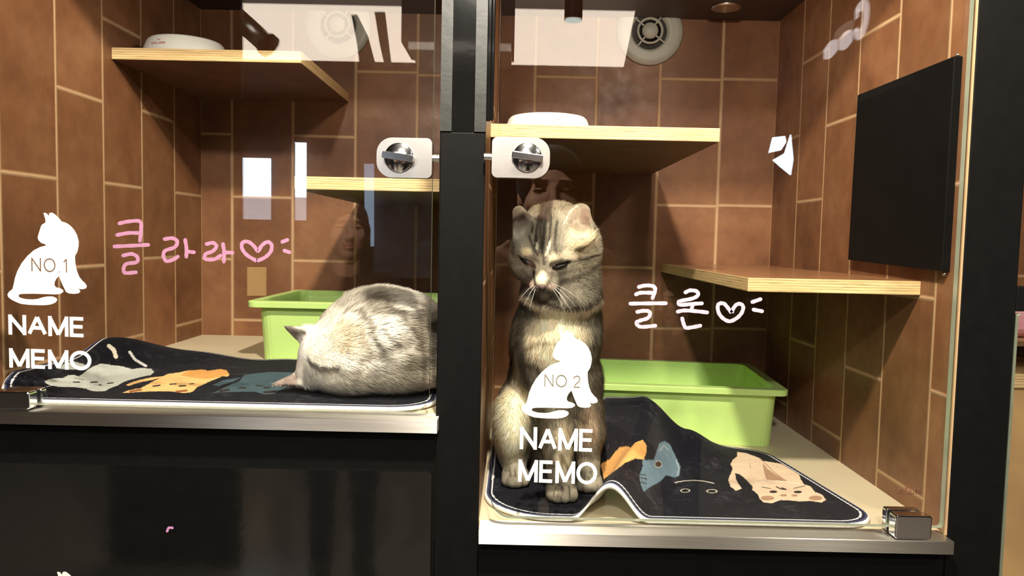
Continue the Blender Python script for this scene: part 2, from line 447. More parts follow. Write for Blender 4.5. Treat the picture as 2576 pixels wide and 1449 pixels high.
# ---- black panel on the right wall
def wall_panel():
    e = empty('black_panel', (XR, 0.98, -0.025), 'black rectangular panel mounted on the tiled right wall', 'panel')
    bm = bmesh.new()
    pts = [(0.8600, -0.0262), (1.1030, -0.0195), (1.0985, 0.2160), (0.8590, 0.2140)]
    a = [bm.verts.new((XR - .010, p[0], p[1])) for p in pts]; b = [bm.verts.new((XR - .0002, p[0], p[1])) for p in pts]
    bm.faces.new(a); bm.faces.new(list(reversed(b)))
    for i in range(4): bm.faces.new((a[i], b[i], b[(i + 1) % 4], a[(i + 1) % 4]))
    bmesh.ops.recalc_face_normals(bm, faces=bm.faces)
    p = from_bm('board', bm, plain('matt_black_board', (0.005, 0.005, 0.005), 0.55, spec=0.1), bevel=.001)
    adopt(e, p)
    for y, z in ((0.865, 0.2165), (0.866, -0.029)):
        bm = bmesh.new()
        bmesh.ops.create_uvsphere(bm, u_segments=10, v_segments=6, radius=.0022, matrix=Matrix.Translation((XR - .003, y, z)))
        adopt(e, from_bm('fixing', bm, M['satin'], smooth=True))
wall_panel()

# ---- round vents on the back wall
def vent(x, z, label):
    e = empty('round_vent', (x, YB, z), label, 'vent', None)
    R = .064
    bm = bmesh.new(); lathe(bm, (0, 0, 0), [(R * .52, -.001), (R * .55, -.008), (R * .62, -.010), (R * .72, -.0075), (R * .80, -.0085), (R * .97, -.005), (R, -.001)], 'y', 64)
    from_bm('outer_ring', bm, M['vent_white'], e)
    bm = bmesh.new(); add_cyl(bm, (0, -.0015, 0), 'y', R * .60, .001, 48); from_bm('opening', bm, M['vent_dark'], e)
    bm = bmesh.new(); lathe(bm, (0, 0, 0), [(0.0001, -.014), (R * .20, -.0135), (R * .24, -.010), (R * .235, -.006)], 'y', 48)
    from_bm('hub', bm, M['vent_white'], e)
    for rr in (.36,):
        bm = bmesh.new(); lathe(bm, (0, 0, 0), [(R * (rr - .035), -.008), (R * (rr - .03), -.011), (R * (rr + .03), -.011), (R * (rr + .035), -.008)], 'y', 48)
        from_bm('louvre_ring', bm, M['vent_white'], e)
    for k in range(4):
        a = pi / 4 + k * pi / 2 + .12
        bm = bmesh.new(); add_box(bm, R * .22, R * .56, -.009, -.006, -.0013, .0013)
        bmesh.ops.rotate(bm, cent=(0, 0, 0), matrix=Matrix.Rotation(-a, 3, 'Y'), verts=bm.verts)
        from_bm('spoke', bm, M['vent_white'], e)
vent(0.247, 0.400, 'round grey vent on the back wall of the right enclosure')
vent(-0.347, 0.400, 'round grey vent on the back wall of the left enclosure')

# ---- small lamp set in the ceiling of the right enclosure
def ceiling_lamp(x, y, label, L):
    e = empty('ceiling_lamp', (x, y, ZC - .006), label, 'lamp', 'small ceiling lamps of the enclosures')
    bm = bmesh.new(); lathe(bm, (0, 0, 0), [(.021, .006), (.026, .006), (.0255, .001), (.021, .0)], 'z', 32); from_bm('trim_ring', bm, M['satin'], e)
    bm = bmesh.new(); add_cyl(bm, (0, 0, .002), 'z', .0205, .002, 32); from_bm('diffuser', bm, emis('lamp_diffuser', (1.0, 0.92, 0.72), L), e)
ceiling_lamp(0.368, 1.385, 'small round lamp glowing at the top back of the right enclosure', 60.0)
ceiling_lamp(0.26, 0.925, 'small round lamp in the ceiling just behind the right glass door', 20.0)
ceiling_lamp(-0.135, 0.925, 'small round lamp in the ceiling just behind the left glass door', 20.0)

# ================================================================ the room the photographer stands in (seen in the glass)
GP = 0.838
def vz(Yv): return 2 * GP - Yv              # a mirror image at depth Yv stands at this y
M['panel_light'] = emis('luminous_ceiling', (1.0, 0.84, 0.68), 4.8)  # brightly lit white ceiling, its brightness put in as emission
M['daylight'] = emis('daylight_window', (0.72, 0.86, 1.0), 9.0)
M['dusk'] = emis('grey_window_light', (0.60, 0.62, 0.68), 2.6)
struct(box('floor', -3.2, 3.2, -4.5, YF, -H - .05, -H, plain('room_floor', (0.34, 0.30, 0.25), 0.18)))
struct(box('ceiling_room', -3.2, 3.2, -4.5, YF, 1.1, 1.15, M['dark_room']))
struct(box('wall_room_left', -3.25, -3.2, -4.5, YF, -H, 1.1, M['dark_room']))
struct(box('wall_room_right', 3.2, 3.25, -4.5, YF, -H, 1.1, M['dark_room']))
struct(box('wall_rear', -3.2, 3.2, -4.55, -4.5, -H, 1.1, M['dark_room']))
struct(box('wall_column', -1.62, -1.085, vz(3.0) - .02, vz(3.0), -H, 0.999, M['black']))
def lum_panel():
    bm = bmesh.new()
    pts = [(-1.55, vz(3.37)), (0.50, vz(3.37)), (0.60, vz(4.42)), (-1.75, vz(4.42))]
    a = [bm.verts.new((p[0], p[1], 0)) for p in pts]; b = [bm.verts.new((p[0], p[1], .002)) for p in pts]
    bm.faces.new(a); bm.faces.new(list(reversed(b)))
    for i in range(4): bm.faces.new((a[i], b[i], b[(i + 1) % 4], a[(i + 1) % 4]))
    bmesh.ops.recalc_face_normals(bm, faces=bm.faces)
    o = from_bm('glowing_panel', bm, M['panel_light']); o.location = (0, 0, 1.0)
    return tag(o, 'large glowing cream ceiling panel mirrored along the top of both glass doors', 'ceiling light')
lum_panel()
def win(n, x0, x1, z0, zm, z1):
    e = empty('window_%d' % n, ((x0 + x1) / 2, vz(6.1), z0), '', ''); del e['label'], e['category']; e['kind'] = 'structure'
    a = box('window_pane', x0, x1, vz(6.12), vz(6.1), zm, z1, M['daylight'], e)
    b = box('window_view', x0, x1, vz(6.12), vz(6.1), z0, zm - .002, M['dusk'], e)
    adopt(e, a, b)
win(1, -2.20, -1.975, 0.115, 0.30, 0.605)
win(2, -1.775, -1.69, 0.115, 0.30, 0.735)
# ceiling lamp and boxes mirrored in the right door
def ceiling_spot():
    x, Y = 0.27, 2.9
    e = empty('ceiling_spotlight', (x, vz(Y), 1.1), 'black cylinder spotlight on the ceiling mirrored above the right white bowl', 'spotlight')
    zb = at(1442, 50, Y)[2]; x = at(1442, 50, Y)[0]
    bm = bmesh.new(); add_cyl(bm, (x, vz(Y), zb), 'z', .034, 1.1 - zb, 28); h = from_bm('housing', bm, M['black'])
    bm = bmesh.new(); add_cyl(bm, (x, vz(Y), zb - .004), 'z', .031, .004, 28); l = from_bm('lens', bm, emis('spot_lens', (0.75, 0.95, 0.9), 3.0))
    adopt(e, h, l)
ceiling_spot()
def ceiling_box():
    p0, p1 = at(1010, 30, 3.0), at(1292, 144, 3.0)
    e = empty('ceiling_projector', (p0[0], vz(3.0), 1.0), 'dark box with a pale lower band on the ceiling mirrored beside the centre post', 'projector')
    b = box('housing', p0[0], p1[0], vz(3.3), vz(3.0), p1[2] + .05, 1.0, M['dark_room'])
    c = box('lower_band', p0[0] + .03, p1[0] - .01, vz(3.29), vz(2.99), p1[2] + .02, p1[2] + .048, plain('pale_metal', (0.7, 0.66, 0.62), 0.4))
    adopt(e, b, c)
ceiling_box()

# ================================================================ lettering helpers
def text_mesh(txt, offset=0.0):
    cu = bpy.data.curves.new('text', 'FONT'); cu.body = txt; cu.size = 1.0; cu.offset = offset; cu.extrude = 0.0
    cu.resolution_u = 6
    t = bpy.data.objects.new('text', cu); C.objects.link(t)
    dg = bpy.context.evaluated_depsgraph_get()
    me = bpy.data.meshes.new_from_object(t.evaluated_get(dg))
    bpy.data.objects.remove(t)
    co = np.zeros(len(me.vertices) * 3); me.vertices.foreach_get('co', co); co = co.reshape(-1, 3)
    return me, co
def text_plate(name, txt, p00, p11, y, mat, parent, offset=0.0, thick=0.0003, tilt=0.0):
    """flat letters filling the box p00 (lower left x,z) - p11 on the plane y, facing -y"""
    me, co = text_mesh(txt, offset)
    lo, hi = co.min(0), co.max(0)
    u = (co[:, 0] - lo[0]) / (hi[0] - lo[0]); v = (co[:, 1] - lo[1]) / (hi[1] - lo[1])
    x = p00[0] + u * (p11[0] - p00[0]); z = p00[1] + v * (p11[1] - p00[1])
    new = np.stack([x, np.full_like(x, y), z], 1)
    me.vertices.foreach_set('co', new.ravel())
    o = link(name, me, mat, parent)
    s = o.modifiers.new('solid', 'SOLIDIFY'); s.thickness = thick; s.offset = 0
    return o
def smooth_line(pts, n=6):
    """Catmull-Rom through points"""
    P = [np.array(p, float) for p in pts]
    if len(P) < 3: return [tuple(P[0] + (P[1] - P[0]) * i / n) for i in range(n + 1)]
    out = []
    for i in range(len(P) - 1):
        p0 = P[i - 1] if i else 2 * P[0] - P[1]; p1 = P[i]; p2 = P[i + 1]; p3 = P[i + 2] if i + 2 < len(P) else 2 * P[-1] - P[-2]
        for k in range(n):
            t = k / n
            out.append(tuple(0.5 * ((2 * p1) + (-p0 + p2) * t + (2 * p0 - 5 * p1 + 4 * p2 - p3) * t * t + (-p0 + 3 * p1 - 3 * p2 + p3) * t ** 3)))
    out.append(tuple(P[-1])); return out
def stroke(bm, pts, w, y, th):
    """marker stroke: a flat band with round ends on plane y"""
    L = smooth_line(pts)
    lp, rp = [], []
    n = len(L)
    for i, (x, z) in enumerate(L):
        a = L[max(0, i - 1)]; b = L[min(n - 1, i + 1)]
        dx, dz = b[0] - a[0], b[1] - a[1]; d = hypot(dx, dz) or 1; nx, nz = -dz / d, dx / d
        ww = w * (0.5 + 0.03 * sin(i * 1.3))
        lp.append((x + nx * ww, z + nz * ww)); rp.append((x - nx * ww, z - nz * ww))
    vl = [bm.verts.new((p[0], y, p[1])) for p in lp]; vr = [bm.verts.new((p[0], y, p[1])) for p in rp]
    for i in range(n - 1): bm.faces.new((vl[i], vl[i + 1], vr[i + 1], vr[i]))
    for (x, z), k in ((L[0], 0), (L[-1], 1)):
        c = bm.verts.new((x, y - 1e-5, z)); ring = [bm.verts.new((x + w * .5 * cos(a), y - 1e-5, z + w * .5 * sin(a))) for a in np.linspace(0, 2 * pi, 13)[:-1]]
        for i in range(12): bm.faces.new((c, ring[i], ring[(i + 1) % 12]))
def writing(name, strokes, scale, ox, oy, w, mat, parent, label, y=0.8335):
    bm = bmesh.new()
    for s in strokes:
        pts = []
        for px, py in s:
            p = at(ox + px * scale, oy + py * scale, y); pts.append((p[0], p[2]))
        stroke(bm, pts, w, y, 0.0002)
        y -= 0.00003
    o = from_bm(name, bm, mat, parent)
    sm = o.modifiers.new('solid', 'SOLIDIFY'); sm.thickness = 0.0002
    o['label'] = label
    return o
CAT = [(555,90),(575,85),(600,95),(632,135),(632,100),(650,83),(680,85),(720,112),(765,155),(810,208),(870,225),(930,265),(985,325),(1025,400),(1048,490),(1045,560),(1030,630),(995,695),(1000,780),(1010,850),(1030,920),(1060,990),(1100,1040),(1140,1075),(1163,1115),(1150,1145),(1100,1158),(1050,1150),(1028,1143),(1060,1165),(1070,1190),(1045,1215),(980,1222),(910,1215),(870,1192),(830,1110),(795,1030),(772,968),(735,1010),(712,1055),(708,1100),(730,1130),(790,1145),(830,1170),(832,1195),(790,1222),(720,1230),(600,1225),(400,1220),(260,1222),(215,1230),(203,1252),(225,1275),(300,1295),(400,1300),(470,1293),(540,1272),(610,1258),(680,1258),(735,1280),(748,1310),(720,1345),(660,1370),(580,1380),(480,1380),(350,1375),(240,1362),(170,1335),(100,1300),(60,1265),(50,1230),(70,1195),(120,1155),(135,1100),(155,1000),(190,900),(250,790),(330,690),(420,610),(510,565),(590,545),(585,530),(520,505),(485,470),(473,430),(490,370),(515,290),(530,255),(585,220),(580,170)]
def _unused(): pass
def cat_outline():
    out = []
    for px, py in CAT:
        p = at(10 + px * 0.1794, 520 + py * 0.1794, 0.8335); out.append((p[0], p[2]))
    out = np.array(out); c0 = at(20, 768, 0.8335)
    return out - np.array([c0[0], c0[2]])
CATO = cat_outline()
def cat_sticker(px, py, s, parent, y=0.8335):
    c = at(px, py, y); bm = bmesh.new()
    extrude_y(bm, [(c[0] + p[0] * s, c[2] + p[1] * s) for p in CATO], y - .0002, y)
    return from_bm('cat_sticker', bm, M['white_film'], parent)

# ================================================================ glass doors
GY0, GY1 = 0.834, 0.842
def pane(parent, x0, x1, z0, z1, r, mat='glass'):
    bm = bmesh.new(); extrude_y(bm, rrect(x0, x1, z0, z1, r), GY0, GY1, 0, 1)
    return from_bm('glass_pane', bm, [M[mat], M['glass_edge']], parent)
def lock(parent, x0, x1, z0, z1, kx, kz, side):
    """thumb-turn lock clamped on the glass; side=+1: bolt to the right"""
    R, r = .017, .006
    rad = (R, r, r, R) if side > 0 else (r, R, R, r)
    bm = bmesh.new(); extrude_y(bm, rrect(x0, x1, z0, z1, rad, 10), 0.820, GY0)
    body = from_bm('lock_body', bm, M['satin'], parent, bevel=.0018, seg=3)
    body['label'] = 'satin metal thumb-turn lock'
    bm = bmesh.new(); extrude_y(bm, rrect(x0 + .004, x1 - .001, z0 + .003, z1 - .003, rad, 8), GY1, GY1 + .006)
    from_bm('back_plate', bm, M['satin'], body)
    bm = bmesh.new(); lathe(bm, (kx, .820, kz), [(.0001, -.0035), (.0145, -.0035), (.0157, -.0025), (.0160, 0.0)], 'y', 40)
    k = from_bm('knob', bm, M['chrome'], body)
    bm = bmesh.new()
    pts = rrect(-.0165, .0165, -.0036, .0036, .0012, 3)
    extrude_y(bm, pts, -.0125, -.0030)
    bmesh.ops.rotate(bm, cent=(0, 0, 0), matrix=Matrix.Rotation(radians(7), 3, 'Y'), verts=bm.verts)
    bmesh.ops.translate(bm, vec=(kx, .820, kz), verts=bm.verts)
    from_bm('grip_bar', bm, M['chrome'], body, bevel=.0007)
    bm = bmesh.new()
    zc = (z0 + z1) / 2 + .001
    if side > 0: add_cyl(bm, (x1 - .002, .828, zc), 'x', .0042, .0092, 24)
    else: add_cyl(bm, (x0 - .0085, .828, zc), 'x', .0042, .0105, 24)
    from_bm('bolt', bm, M['satin'], body)
def hinge(parent, x0, x1, z0, z1):
    bm = bmesh.new()
    extrude_y(bm, rrect(x0, x1, z0, z1, .003, 5), 0.818, 0.8335)
    extrude_y(bm, rrect(x0 + .001, x1 - .001, z0, z1 - .001, .003, 5), 0.8425, 0.852)
    o = from_bm('hinge', bm, M['chrome'], parent, bevel=.0015, seg=3)
    return o
SAT = dict()
# ---- left door
dl = empty('cabinet_door', (-0.35, 0.838, -0.196), 'left glass door lettered NO.1 with a pink handwritten Korean name and heart', 'door', 'glass doors of the cat enclosures')
parts = [pane(dl, XL - .04, -0.0925, -0.1965, 0.50, (.004, .022, .004, .004))]
_before = set(o.name for o in C.objects)
lock(dl, -0.1512, -0.0915, 0.0635, 0.1062, -0.1268, 0.0848, +1)
hinge(dl, -0.572, -0.5300, -0.1985, -0.1785)
cat_sticker(20, 768, 1.0, dl)

GLY = {'N': (.72, [[(0,0),(0,1)],[(.72,0),(.72,1)],[(0,1),(.72,0)]]), 'A': (.80, [[(0,0),(.40,1)],[(.80,0),(.40,1)],[(.17,.36),(.63,.36)]]), 'M': (.84, [[(0,0),(0,1)],[(.84,0),(.84,1)],[(0,1),(.42,0)],[(.84,1),(.42,0)]]),
 'E': (.60, [[(0,0),(0,1)],[(0,0),(.60,0)],[(0,.52),(.56,.52)],[(0,1),(.60,1)]]), 'O': (.90, [[(.45 + .45 * cos(a), .5 + .5 * sin(a)) for a in np.linspace(0, 2 * pi, 33)]]), '.': (.06, [[(0,0),(.06,0)]]),
 '1': (.22, [[(.22,0),(.22,1)],[(0,.78),(.22,1)]]), '2': (.55, [[(0,.75),(.08,.93),(.28,1),(.48,.93),(.55,.72),(.45,.5),(.15,.22),(0,0),(.55,0)]])}
def glyphs(name, txt, p00, p11, y, mat, parent, w, gap=.25):
    tot = sum(GLY[c][0] for c in txt) + gap * (len(txt) - 1)
    hgt = p11[1] - p00[1] - w; sx = (p11[0] - p00[0] - w) / tot
    bm = bmesh.new(); x = 0
    skew = 0.016
    for c in txt:
        wd, st = GLY[c]
        for k, l in enumerate(st):
            q = [(p00[0] + w / 2 + (x + a) * sx, p00[1] + w / 2 + b * hgt - skew * (x + a) * sx) for a, b in l]
            closed = l[0] == l[-1] or (abs(l[0][0] - l[-1][0]) < 1e-6 and abs(l[0][1] - l[-1][1]) < 1e-6)
            lp, rp = [], []
            n = len(q)
            for i in range(n):
                if closed: A = q[(i - 1) % (n - 1)]; B = q[(i + 1) % (n - 1)]
                else: A = q[max(0, i - 1)]; B = q[min(n - 1, i + 1)]
                dx, dz = B[0] - A[0], B[1] - A[1]; d = hypot(dx, dz); nx, nz = -dz / d * w / 2, dx / d * w / 2
                ex, ez = (0, 0)
                if not closed and i in (0, n - 1):
                    s_ = -1 if i == 0 else 1; ex, ez = dx / d * w * .48 * s_, dz / d * w * .48 * s_
                    if abs(dx) > 1e-6 and abs(dz) > 1e-6: ex, ez = 0, 0
                lp.append((q[i][0] + nx + ex, q[i][1] + nz + ez)); rp.append((q[i][0] - nx + ex, q[i][1] - nz + ez))
            yy = y - k * .00001
            vl = [bm.verts.new((a, yy, b)) for a, b in lp]; vr = [bm.verts.new((a, yy, b)) for a, b in rp]
            for i in range(n - 1): bm.faces.new((vl[i], vr[i], vr[i + 1], vl[i + 1]))
        x += wd + gap
    bmesh.ops.recalc_face_normals(bm, faces=bm.faces)
    o = from_bm(name, bm, mat, parent)
    sd = o.modifiers.new('solid', 'SOLIDIFY'); sd.thickness = .0002
    return o
def letters(parent, txt, bl, tr, off=0.012):
    a = at(bl[0], bl[1], .8335); b = at(tr[0], tr[1], .8335)
    return glyphs('door_lettering', txt, (a[0], a[2] + .0006), (b[0], b[2]), .8332, M['white_film'], parent, .0040)
glyphs('number_lettering', 'NO.1', (at(79, 683, .8328)[0], at(79, 682, .8328)[2]), (at(168, 683, .8328)[0], at(79, 648, .8328)[2]), .8330, plain('see_through_number', (0.16, 0.09, 0.05), 0.6), dl, .0011, .34)
letters(dl, 'NAME', (22, 843), (214, 795)); letters(dl, 'MEMO', (24, 926), (230, 880))
SL = [[(725,150),(780,138),(850,138),(857,190),(850,255)],[(712,220),(780,208),(845,208)],[(695,290),(800,285),(900,280)],[(748,345),(800,335),(835,355),(830,385),(770,395),(752,420),(760,450),(825,447)],
 [(1000,245),(1050,240),(1078,262),(1060,295),(1005,315),(993,345),(1010,378),(1050,370),(1080,352)],[(1125,250),(1133,300),(1132,352)],[(1135,320),(1178,325)],
 [(1255,275),(1295,268),(1315,290),(1290,320),(1250,335),(1248,365),(1300,368),(1340,345)],[(1355,275),(1362,330),(1360,382)],[(1365,325),(1412,328)],
 [(1560,378),(1500,342),(1470,300),(1475,265),(1510,262),(1545,290),(1568,318),(1590,285),(1625,262),(1650,280),(1645,320),(1610,356),(1560,378)],
 [(1715,262),(1745,250)],[(1728,315),(1758,325)]]
writing('handwritten_name', SL, .4141, 0, 500, .0040, M['pink'], dl, 'pink handwritten Korean name with a heart')
# ---- right door
dr = empty('cabinet_door', (0.23, 0.838, -0.314), 'right glass door lettered NO.2 with a pale pink handwritten Korean name and heart', 'door', 'glass doors of the cat enclosures')
pane(dr, -0.0215, 0.488, -0.3140, 0.50, (.024, .004, .004, .004))
lock(dr, -0.0272, 0.0352, 0.0660, 0.1092, 0.0108, 0.0878, -1)
hinge(dr, 0.4262, 0.4665, -0.3215, -0.2950)
cat_sticker(1311, 1053, .965, dr)

glyphs('number_lettering', 'NO.2', (at(1369, 975, .8328)[0], at(1369, 972, .8328)[2]), (at(1460, 973, .8328)[0], at(1369, 941, .8328)[2]), .8330, plain('see_through_digits', (0.22, 0.20, 0.16), 0.6), dr, .0012, .30)
letters(dr, 'NAME', (1307, 1131), (1495, 1077)); letters(dr, 'MEMO', (1303, 1213), (1503, 1160))
SR = [[(630,208),(690,192),(770,190),(825,210),(830,260),(800,345)],[(595,300),(650,280),(790,280)],[(525,415),(750,412),(965,410)],[(610,518),(680,505),(750,510),(770,545),(740,595),(650,625),(600,650),(620,690),(680,705),(835,690)],
 [(1210,275),(1270,250),(1350,262),(1365,310),(1300,350),(1180,375),(1125,395),(1150,430),(1300,418),(1415,412)],[(1300,430),(1285,490)],[(1115,515),(1200,500),(1350,510),(1480,525)],[(1170,600),(1185,660),(1215,715),(1290,710),(1395,690)],
 [(1785,530),(1740,470),(1690,415),(1635,415),(1612,450),(1625,530),(1680,600),(1760,635),(1850,595),(1910,530),(1930,460),(1900,420),(1850,425),(1810,470),(1785,530)],[(2045,395),(2145,360)],[(2060,490),(2165,510)]]
writing('handwritten_name', SR, .2019, 1480, 680, .0041, M['pink_pale'], dr, 'pale pink handwritten Korean name with a heart')
def brand_etch():
    a = at(2257, 1243, .8332); b = at(2316, 1230, .8332)
    mt = plain('etched_mark', (0.16, 0.06, 0.03), 0.6)
    text_plate('etched_mark', 'SECULITE', (a[0], a[2]), (b[0], b[2]), .8331, mt, dr, offset=.01)
    bm = bmesh.new()
    for i in range(5): 
        c = at(2278 + i * 4.5, 1222 - (4 if i == 2 else 2 if i in (1, 3) else 0), .8331)
        bmesh.ops.create_circle(bm, cap_ends=True, segments=8, radius=.0009, matrix=Matrix.Translation((c[0], c[1] - .0003, c[2])) @ Matrix.Rotation(pi / 2, 4, 'X'))
    a = at(2276, 1226, .8331); b = at(2300, 1229, .8331)
    add_box(bm, a[0], b[0], a[1] - .0003, a[1], b[2], a[2])
    a = at(2257, 1246, .8331); b = at(2316, 1247, .8331); add_box(bm, a[0], b[0], a[1] - .0003, a[1], b[2], a[2])
    from_bm('etched_crown', bm, mt, dr)
brand_etch()
for px in (1279, 1300):
    c = at(px, 334 + (px - 1279) * .1, .8338); bm = bmesh.new()
    lathe(bm, c, [(.0001, -.0020), (.0022, -.0017), (.0036, -.0008), (.0040, 0.0)], 'y', 24)
    from_bm('bumper_pad', bm, M['glass'], dr)
# ---- dark glass door of the lower row
d3 = empty('cabinet_door', (-0.35, 0.836, -H + .1), 'dark glass door below the left ledge with white cat ears at the frame bottom', 'door', 'glass doors of the cat enclosures')
bm = bmesh.new(); extrude_y(bm, rrect(XL - .04, -0.088, -1.15, -0.262, .004), GY0 - .004, fr - .0003)
from_bm('glass_pane', bm, M['black_gloss'], d3)
cat_sticker(56, 1658, 1.0, d3, .8297)
p = at(427, 1330, .8297)
bm = bmesh.new(); stroke(bm, [(p[0] - .003, p[2] - .003), (p[0] - .001, p[2] + .001), (p[0] + .003, p[2] + .001)], .0028, .8297, .0002)
from_bm('marker_tip', bm, plain('mauve_marker', (0.55, 0.25, 0.5), 0.5), d3)
for e in (dl, dr, d3):
    for ch in e.children:
        ch.location = ch.location - e.location
# ---- third enclosure glimpsed at the right edge
struct(box('floor_far_right', 0.554, 1.25, 0.851, YB, -0.52, -0.50, M['floor']))
d4 = empty('cabinet_door', (0.8, 0.838, -0.49), 'narrow strip of glass door beyond the black post at the far right edge', 'door', 'glass doors of the cat enclosures')
bm = bmesh.new(); extrude_y(bm, rrect(0.5575, 1.2, -0.50, -0.07, .004), GY0, GY1, 0, 1)
o = from_bm('glass_pane', bm, [M['glass'], M['glass_edge']], d4); adopt(d4, o)
def crate():
    e = empty('wooden_crate', (0.77, 1.1, -0.498), 'pale wooden box with a layered plywood lid glimpsed behind glass at the right edge', 'box')
    a = box('crate_body', 0.585, 0.95, 0.93, 1.30, -0.498, -0.1705, [plain('pale_wood', (0.62, 0.40, 0.18), 0.5, scale=9, var=.2)], e, bevel=.002)
    b = box('lid', 0.580, 0.955, 0.925, 1.305, -0.170, -0.152, [M['ply_edge']], e, bevel=.0008); adopt(e, a, b)
crate()
tag(box('thin_shelf', 0.5545, 0.95, 0.93, YB - .001, -0.1185, -0.113, [M['ply_edge']]), 'thin pale shelf glimpsed at the right edge below a pink cloth', 'shelf')
tag(box('cloth_bundle', 0.585, 0.80, 0.96, 1.15, -0.1128, -0.062, [plain('pink_cloth', (0.75, 0.35, 0.42), 0.9, bmp=.5)], bevel=.02, seg=4), 'pink cloth lying on a thin shelf at the right edge', 'cloth')

# ================================================================ white bowls
def bend_text(txt, c, r, zlo, zhi, a0, wid, mat, parent, name, slope):
    me, co = text_mesh(txt, .004)
    lo, hi = co.min(0), co.max(0)
    u = (co[:, 0] - lo[0]) / (hi[0] - lo[0]); v = (co[:, 1] - lo[1]) / (hi[1] - lo[1])
    z = zlo + v * (zhi - zlo); rr = r - slope * (z - .004) + .0007
    ang = a0 + (u - .5) * wid / r
    new = np.stack([rr * np.sin(ang), -rr * np.cos(ang), z], 1)
    me.vertices.foreach_set('co', new.ravel())
    return link(name, me, mat, parent)
def bowl(loc, label, a0):
    e = empty('pet_bowl', loc, label, 'bowl', 'white bowls on the shelves')
    R = .066
    bm = bmesh.new()
    lathe(bm, (0, 0, 0), [(R - .006, .003), (R, .003), (R + .0002, .004), (R - .0085, .0265), (R - .0115, .0295), (R - .0155, .0300), (R - .0185, .0285), (R - .024, .010), (.010, .007), (.0001, .007)], 'z', 72)
    from_bm('dish', bm, M['white_glaze'], e)
    bm = bmesh.new(); lathe(bm, (0, 0, 0), [(R - .012, 0), (R - .003, 0), (R - .0025, .0032), (R - .012, .0032)], 'z', 64)
    from_bm('rubber_foot', bm, M['rubber'], e)
    bend_text('ROYAL CANIN', 0, R, .0125, .0165, a0, .027, M['red_print'], e, 'bowl_lettering', .378)
    bm = bmesh.new()
    for i in range(5):
        ang = a0 + (i - 2) * .022; z = .0195 + (0.0008 if i % 2 == 0 else 0.0)
        rr = R - .378 * (z - .004) + .0005
        bmesh.ops.create_uvsphere(bm, u_segments=6, v_segments=4, radius=.0006, matrix=Matrix.Translation((rr * sin(ang), -rr * cos(ang), z)))
    from_bm('bowl_crown', bm, M['red_print'], e)
c = at(468, 100, 1.235)
bowl((c[0], 1.235, .2735), 'white pet bowl with red lettering on the highest left shelf', -.28)
c = at(1378, 300, 1.125)
bowl((c[0], 1.125, .1485), 'white pet bowl with red lettering on the shelf above the sitting cat', .20)

# ================================================================ green litter trays
def tray(loc, rz, label):
    e = empty('litter_tray', loc, label, 'litter tray', 'green litter trays')
    e.rotation_euler.z = rz
    W_, D_, Hh = .325, .268, .096
    def ring(bm, w, d, z, r, n=5):
        pts = rrect(-w / 2, w / 2, -d / 2, d / 2, r, n); return [bm.verts.new((p[0], p[1], z)) for p in pts]
    bm = bmesh.new()
    rings = [ring(bm, W_ - .036, D_ - .036, .0, .020), ring(bm, W_ - .026, D_ - .026, Hh - .012, .020), ring(bm, W_ - .026, D_ - .026, Hh - .0055, .020),
             ring(bm, W_ - .032, D_ - .032, Hh - .0055, .018), ring(bm, W_ - .034, D_ - .034, Hh - .012, .018), ring(bm, W_ - .042, D_ - .042, .004, .017)]
    for a, b in zip(rings, rings[1:]):
        n = len(a)
        for i in range(n): bm.faces.new((a[i], a[(i + 1) % n], b[(i + 1) % n], b[i]))
    bm.faces.new(list(reversed(rings[0]))); bm.faces.new(rings[-1])
    bmesh.ops.recalc_face_normals(bm, faces=bm.faces)
    from_bm('tub', bm, M['green'], e, bevel=.001)
    bm = bmesh.new()
    rings = [ring(bm, W_ - .030, D_ - .030, Hh - .010, .018), ring(bm, W_, D_, Hh - .010, .014), ring(bm, W_ + .001, D_ + .001, Hh - .001, .014), ring(bm, W_ - .002, D_ - .002, Hh, .013), ring(bm, W_ - .034, D_ - .034, Hh, .018), ring(bm, W_ - .034, D_ - .034, Hh - .010, .018)]
    for a, b in zip(rings, rings[1:]):
        n = len(a)
        for i in range(n): bm.faces.new((a[i], a[(i + 1) % n], b[(i + 1) % n], b[i]))
    bmesh.ops.recalc_face_normals(bm, faces=bm.faces)
    from_bm('rim', bm, M['green'], e, bevel=.0006)
tray((-0.415 + .1625, 1.165 + .134, ZL), 0.0, 'bright green litter tray behind the curled sleeping cat')
a5 = -radians(4.5)
fx, fy = .434, 1.172
tray((fx - .1625 * cos(a5) - .134 * sin(a5), fy - .1625 * sin(a5) + .134 * cos(a5), ZR), a5, 'bright green litter tray behind the sitting tabby and rucked mat')

# ================================================================ cat-print mats
def attr_mat(name, rough=0.95, fuzz=0.5, sheen=0.04):
    m, nt, b = new_mat(name)
    a = nt.nodes.new('ShaderNodeAttribute'); a.attribute_name = 'Col'
    n = noise(nt, 350, 3, 0.7); n2 = noise(nt, 40, 4, 0.6)
    v = math_n(nt, 'MULTIPLY_ADD', n.outputs['Fac'], fuzz, 1 - fuzz / 2)
    v2 = math_n(nt, 'MULTIPLY', v, math_n(nt, 'MULTIPLY_ADD', n2.outputs['Fac'], 0.5, 0.75))
    sc = nt.nodes.new('ShaderNodeVectorMath'); sc.operation = 'SCALE'
    nt.links.new(a.outputs['Color'], sc.inputs[0]); nt.links.new(v2, sc.inputs['Scale'])
    nt.links.new(sc.outputs[0], b.inputs['Base Color'])
    sock(b, 'Roughness', rough); sock(b, 'Specular IOR Level', 0.08); sock(b, 'Sheen Weight', sheen); sock(b, 'Sheen Roughness', 0.5)
    bump(nt, b, n.outputs['Fac'], 0.5, 0.0012)
    return m
M['mat_pile'] = attr_mat('printed_pile')
